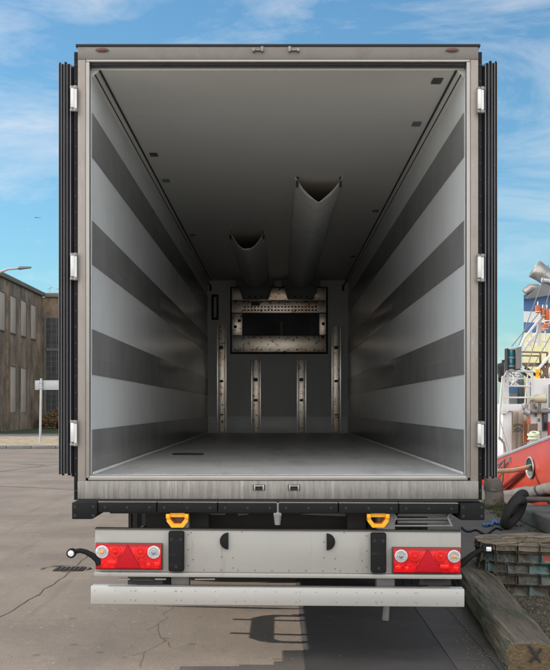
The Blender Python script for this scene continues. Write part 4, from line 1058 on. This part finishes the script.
# railing on the platform
b = bm_()
def rail(bm, pts, r=.022): tube(bm, [P(*p) for p in pts], r, 7)
top = [(503, 404, 30.85), (504.5, 376, 30.85), (507, 372, 30.85), (512, 371, 30.85), (534, 371, 30.85)]
rail(b, top, .028); rail(b, [(503.8, 386, 30.85), (533, 386, 30.85)]); rail(b, [(503.5, 397.5, 30.85), (533, 397.5, 30.85)])
for px in (507.5, 532): rail(b, [(px, 404, 30.85), (px, 372, 30.85)], .035)
rail(b, [(525, 404, 30.9), (527, 384, 30.9), (528, 371, 30.9)], .018)
rail(b, [(504.5, 404, 33.2), (505, 378, 33.2), (533, 378, 33.2)], .022)
rail(b, [(503, 376, 30.85), (500, 410, 30.9), (499, 440, 31)], .03)
obj('railing', b, shipw, SH)
# funnel casing with stripes, depth 35
fd = 35.0
fpx0 = 523.5
FN = bpy.data.objects.new('funnel', None); COL.objects.link(FN); FN.parent = SH
b = bm_(); pbox(b, fpx0, 640, 331, 412, fd, 4.5, .02); obj('funnel_casing', b, shipy, FN)
for (a, c, m) in ((293, 309.5, shipb), (309.6, 320.8, shipw), (320.9, 330.9, shipb)):
    b = bm_(); pbox(b, fpx0-.15, 640, a, c, fd-.004, 4.5); obj('funnel_stripe', b, m, FN)
b = bm_(); pbox(b, 518.5, 523.4, 370, 412, fd+.3, 3); obj('funnel_duct', b, shiplb, FN)
b = bm_(); q = [P(521.5, 297.5, fd), P(545, 277, fd), P(552, 273, fd), P(640, 268, fd), P(640, 294, fd), P(552, 292, fd), P(524, 298.5, fd)]
prism(b, [(p.x, p.z) for p in q], fd-.35, fd+4.8, 'y', 0, .01)
for v in b.verts: v.co.x += (v.co.y-fd+.35)*.24
obj('funnel_cap', b, shipgr, FN)
b = bm_(); tube(b, [P(575, 300, fd+1), P(562, 285, fd+1), P(550, 276, fd+1), P(540, 269.5, fd+1), P(533.6, 265.5, fd+1)], [.28, .28, .27, .27, .30], 20, cap=False)
ex = obj('exhaust_pipe', b, brass, FN, smooth=60); sm = ex.modifiers.new('t', 'SOLIDIFY'); sm.thickness = .03
b = bm_(); tube(b, [P(541, 290, fd+.2), P(536, 286, fd+.2), P(530, 286.5, fd+.2), P(524, 290.5, fd+.2)], [.12, .14, .15, .10], 14); 
obj('vent_cowl', b, brass, FN, smooth=60)
b = bm_(); tube(b, [P(541, 277, fd-.4), P(548, 277.5, fd-.4), P(552, 280, fd-.4)], [.07, .06, .05], 10); obj('pipe_flange', b, hingem, FN)
# stairs and rails in front of funnel
b = bm_()
rail(b, [(553, 306, 33), (536, 322, 33), (524, 338, 33), (518, 352, 33)], .035)
rail(b, [(555, 316, 33), (540, 328, 33), (529, 341, 33), (522, 352, 33)], .035)
rail(b, [(537.5, 322, 33), (537, 345, 33)], .03); rail(b, [(540, 320, 33), (540, 345, 33)], .03)
for px in (531, 545): rail(b, [(px, 330 if px < 540 else 318, 33), (px, 350, 33)], .022)
rail(b, [(535, 372, 32), (552, 352, 32)], .04); rail(b, [(527, 340, 33), (552, 340, 33)], .02)
for k_ in range(7): rail(b, [(522+k_*4.6, 349-k_*5, 33), (526+k_*4.6, 349-k_*5, 33)], .018)
obj('stair_rail', b, shipw, SH)
b = bm_()
for yy, x1 in ((351.5, 548), (355.2, 541), (363, 560)): pbox(b, 522, x1, yy-.8, yy+(.6 if yy < 360 else 1.4), 32.2, .1 if yy < 360 else 1.2)
for px in (540, 547): pbox(b, px, px+1.4, 352, 380, 32.1, .1)
tube(b, [P(541, 363, 32.1), P(549, 380, 32.1)], .05, 6); tube(b, [P(549, 363, 32.1), P(541, 380, 32.1)], .04, 6)
obj('catwalk', b, brownst, SH)
b = bm_(); tube(b, [P(517, 368, 31.5), P(538.5, 384, 31.5)], .04, 6); tube(b, [P(525, 367, 31.5), P(546, 382, 31.5)], .04, 6); obj('stay', b, gapm, SH)
b = bm_(); tube(b, [P(538, 370, 31.4), P(536, 384, 31.4), P(533.5, 396, 31.4), P(532, 404, 31.4)], .045, 8); 
for yy in (371, 378): tube(b, [P(536, yy, 31.35), P(540, yy-1, 31.35)], .06, 8)
obj('yellow_pipe', b, yel, SH)
# navigation light in its board
b = bm_(); pbox(b, 507.3, 517.5, 348.3, 370, 30.7, .06); pbox(b, 507.3, 508.6, 348.3, 370, 30.35, .35); nb_ = obj('light_board', b, gapm, SH)
b = bm_(); prism(b, [(P(516, 0, 30.3).x, P(0, 369, 30.3).z), (P(516, 0, 30.3).x, P(0, 348, 30.3).z), (P(521.7, 0, 30.3).x, P(0, 346, 30.3).z), (P(521.7, 0, 30.3).x, P(0, 368, 30.3).z)], 30.3, 30.7, 'y'); obj('board_side', b, mat('board_grey', (.20, .185, .17), .6), nb_)
b = bm_(); c = P(511.5, 358, 30.5); lathe(b, [(.07, -.20), (.075, -.18), (.085, -.02), (.075, 0), (.085, .02), (.08, .2), (.06, .22)], c, 'z', 16); lg = obj('navigation_light', b, teal, nb_)
b = bm_()
for z_ in (-.21, 0, .21): lathe(b, [(.10, -.02), (.11, 0), (.08, .03)], c+Vector((0, 0, z_)), 'z', 16)
lathe(b, [(.14, -.04), (.10, 0), (.03, .03)], c+Vector((0, 0, -.28)), 'z', 16)
obj('lamp_cap', b, steelg, lg)
# dark machinery block with blue seen behind the railing
b = bm_(); pbox(b, 509, 517, 372, 404, 34, 1.5); mb = obj('winch_housing', b, shipgr, SH)
b = bm_(); pbox(b, 508.6, 517.3, 387, 392, 33.97, .03); pbox(b, 500, 506, 377, 380.5, 34.5, 1); obj('blue_cover', b, shipb, mb)
b = bm_(); tube(b, [P(498, 371, 34), P(503, 369.5, 34), P(507, 371, 34)], [.2, .22, .12], 12); pbox(b, 498, 506, 371, 382, 34.3, .8, .05); tube(b, [P(504, 362, 34), P(504, 371, 34)], .04, 6); tube(b, [P(502, 361.5, 34), P(506, 361, 34)], .05, 8); obj('cowl', b, gapm, SH)
for k_ in range(12):
    pass
b = bm_()
for k_ in range(26):
    p = P(random.uniform(510, 517), random.uniform(372, 384), 31.5+random.random()); q = p+Vector((random.gauss(0, .08), random.gauss(0, .05), random.gauss(0, .07))); tube(b, [p, q], .02, 5)
obj('deck_fitting', b, hingem, SH)
# searchlight
b = bm_(); c = P(540, 398.5, 30.7); M_ = Vector((1, -.15, 0)).normalized()
tube(b, [c-M_*.14, c-M_*.10, c+M_*.10, c+M_*.15], [.09, .105, .11, .12], 18)
tube(b, [c-M_*.24, c-M_*.14], [.06, .07], 12)
sl = obj('searchlight', b, mat('lamp_beige', (.52, .47, .34), .5, .1, var=.1), SH)
b = bm_(); tube(b, [c+Vector((0, 0, -.1)), c+Vector((0, .05, -.32))], .04, 8); tube(b, [c+Vector((-.2, .1, -.32)), c+Vector((.35, .1, -.32))], .05, 8); obj('searchlight_bracket', b, dirtst, sl)
b = bm_(); tube(b, [c+M_*.15, c+M_*.17], .10, 18); obj('searchlight_glass', b, grl, sl)
# door / window on white wall, fittings
b = bm_(); pbox(b, 542.5, 548.5, 408.5, 431.5, 30.95, .06, .02); dw = obj('deckhouse_window', b, shipgr, SH)
b = bm_(); pbox(b, 543.6, 547.3, 410.5, 429.5, 30.91, .04, .01); obj('window_glass', b, glassblock, dw)
for (x, y) in ((537, 408), (537, 415), (540, 420), (537.5, 425), (535, 405)):
    b = bm_(); pbox(b, x-.5, x+.6, y-1.6, y+1.8, 30.9, .1, .01); obj('wall_fitting', b, dirtst, SH)
b = bm_(); tube(b, [P(548.5, 424, 30.8), P(556, 424, 30.8)], .05, 8); pbox(b, 548.6, 552, 423, 440, 30.7, .1); obj('red_cabinet', b, mat('cabinet_red', (.5, .03, .03), .5), SH)
# half wheel (rope drum) and hoses in the recess
b = bm_(); c = P(518, 432, 32.6); torus(b, c, .20, .03, 20, 8, None, 0, math.pi); torus(b, c, .10, .02, 16, 6, None, 0, math.pi)
for k_ in range(7): a = math.pi*k_/6; tube(b, [c, c+Vector((.2*math.cos(a), 0, .2*math.sin(a)))], .012, 5)
obj('rope_drum', b, dirtst, SH)
b = bm_(); tube(b, [P(511.5, 424, 32.2), P(510, 436, 32), P(508.5, 450, 31.5), P(508, 458, 31.5)], .045, 8); obj('yellow_hose', b, mat('hose_yellow', (.62, .50, .12), .6), SH)
b = bm_(); tube(b, [P(528, 404, 30.7), P(527, 415, 30.7), P(530, 422, 30.7), P(528, 440, 30.7)], .018, 6); tube(b, [P(525, 421, 31), P(524.5, 442, 31)], .035, 6); pbox(b, 527, 531, 419, 426, 30.6, .1, .01); tube(b, [P(529, 428, 30.6), P(527, 442, 30.7)], .05, 6); obj('orange_hose', b, orange, SH)
b = bm_(); pbox(b, 529, 538, 424, 437, 30.3, .4, .02); obj('deck_locker', b, brownst, SH)
b = bm_(); c = P(534, 437, 29.7)
for k_, (r_, dz, dx_) in enumerate(((.13, 0, 0), (.12, .05, .01), (.125, .10, -.01), (.10, .14, .02))): torus(b, c+Vector((dx_, 0, dz-.05)), r_, .03, 20, 8, Matrix.Rotation(math.pi/2+.1*k_, 3, 'X'))
obj('coiled_line', b, ropem, SH, smooth=80)
b = bm_(); pbox(b, 527.5, 540, 411, 411.7, 30.9, .12); pbox(b, 523, 527, 403, 409, 30.75, .1, .03); tube(b, [P(524.5, 411, 30.7), P(529.5, 413, 30.7)], .09, 10); obj('floodlight', b, steelg, SH)
# stanchion line above the bulwark near the door
b = bm_(); tube(b, [P(499, 437, 28), P(504, 443, 28), P(505.5, 452, 28)], .025, 6); tube(b, [P(510, 457, 27), P(511, 461, 27)], .06, 8); obj('stanchion', b, dirtst, SH)
for (x0, y0, d0_, x1, y1, d1_) in ((548, 262, 33.5, 519, 345, 32), (552, 280, 33, 526, 372, 31.2), (512, 346, 31, 547, 300, 34), (553, 330, 32, 530, 372, 31.4), (505, 362, 31.5, 504, 405, 31.5), (550, 372, 31.2, 543, 408, 31), (500, 420, 30.8, 509, 452, 30)):
    b = bm_(); tube(b, [P(x0, y0, d0_), P(x1, y1, d1_)], .012, 5); obj('rigging_wire', b, dirtst, SH)
for (x, y0, y1) in ((531, 382, 404), (529.5, 412, 440), (549.5, 384, 408), (540.5, 431, 440)):
    b = bm_(); tube(b, [P(x, y0, 30.85), P(x, y1, 30.85)], .022, 6); obj('wall_pipe', b, dirtst, SH)
# life buoys / orange canisters
for i, (x, y, h, r, lab) in enumerate(((537.5, 307.5, 8, .075, 'orange smoke canister hanging highest on the ship stair rail'), (542.3, 311, 9, .06, 'narrow orange canister between two others on the ship stair rail'), (546.5, 314, 15, .07, 'longest orange canister hanging on the ship stair rail'), (544.8, 325.5, 6, .085, 'short orange and white canister lowest on the ship stair rail'))):
    b = bm_(); p0, p1 = P(x, y-h/2, 32.8), P(x+.4, y+h/2, 32.8); tube(b, [p0, p0.lerp(p1, .1), p0.lerp(p1, .9), p1], [r*.6, r, r, r*.6], 12)
    t = thing('float_canister', lab, 'canister', p1, 'orange canisters on the stair rail')
    obj('canister_body', b, orange, t)
    b = bm_(); m_ = p0.lerp(p1, .8); tube(b, [m_, m_.lerp(p1, .4)], r*1.08, 12); tube(b, [p0, p0+Vector((.03, .1, .1))], .015, 5); obj('band', b, shipw, t)
# the upper works stand at an angle to the quay: swing them round a little
HULLSIDE = {'hull', 'deck', 'bulwark_rail', 'rubbing_strake', 'hawse_hole', 'hawse_ring', 'hawse_lip', 'strut', 'brace', 'stanchion', 'coiled_line'}
def swing(o):
    if o.type == 'MESH' and o.name.split('.')[0] not in HULLSIDE:
        base = root_loc(o)
        for v in o.data.vertices:
            w = v.co+base; k_ = .45*(w.x-5.72); w.x *= 1+k_/31; w.y += k_; v.co = w-base
    for c in o.children: swing(c)
bpy.context.view_layer.update()
for c in list(SH.children): swing(c)
for o in list(COL.objects):
    if o.name.startswith('float_canister'):
        o.location.y += .45*(o.location.x-5.72); o.location.x *= 1+.45*(o.location.x-5.72)/31
# a gull far off in the sky at the left
g0 = P(38, 218, 260)
b = bm_(); tube(b, [g0+Vector((0, -.3, 0)), g0+Vector((0, -.1, .02)), g0+Vector((0, .15, 0)), g0+Vector((0, .4, 0))], [.03, .09, .08, .02], 8)
for s_ in (-1, 1):
    pr_ = [(.0, -.12, .02), (.42, -.16, .20), (.85, .06, .10), (.42, .06, .19), (.0, .12, .03)]
    A_2 = [b.verts.new(g0+Vector((s_*x, y, z+.012))) for x, y, z in pr_]; B_2 = [b.verts.new(g0+Vector((s_*x, y, z-.012))) for x, y, z in pr_]
    b.faces.new(A_2); b.faces.new(list(reversed(B_2)))
    for i in range(5): b.faces.new((A_2[i], B_2[i], B_2[(i+1) % 5], A_2[(i+1) % 5]))
o = obj('gull', b, shipgr); rebase(o, g0); tag(o, 'tiny dark gull flying high over the old building', 'bird')
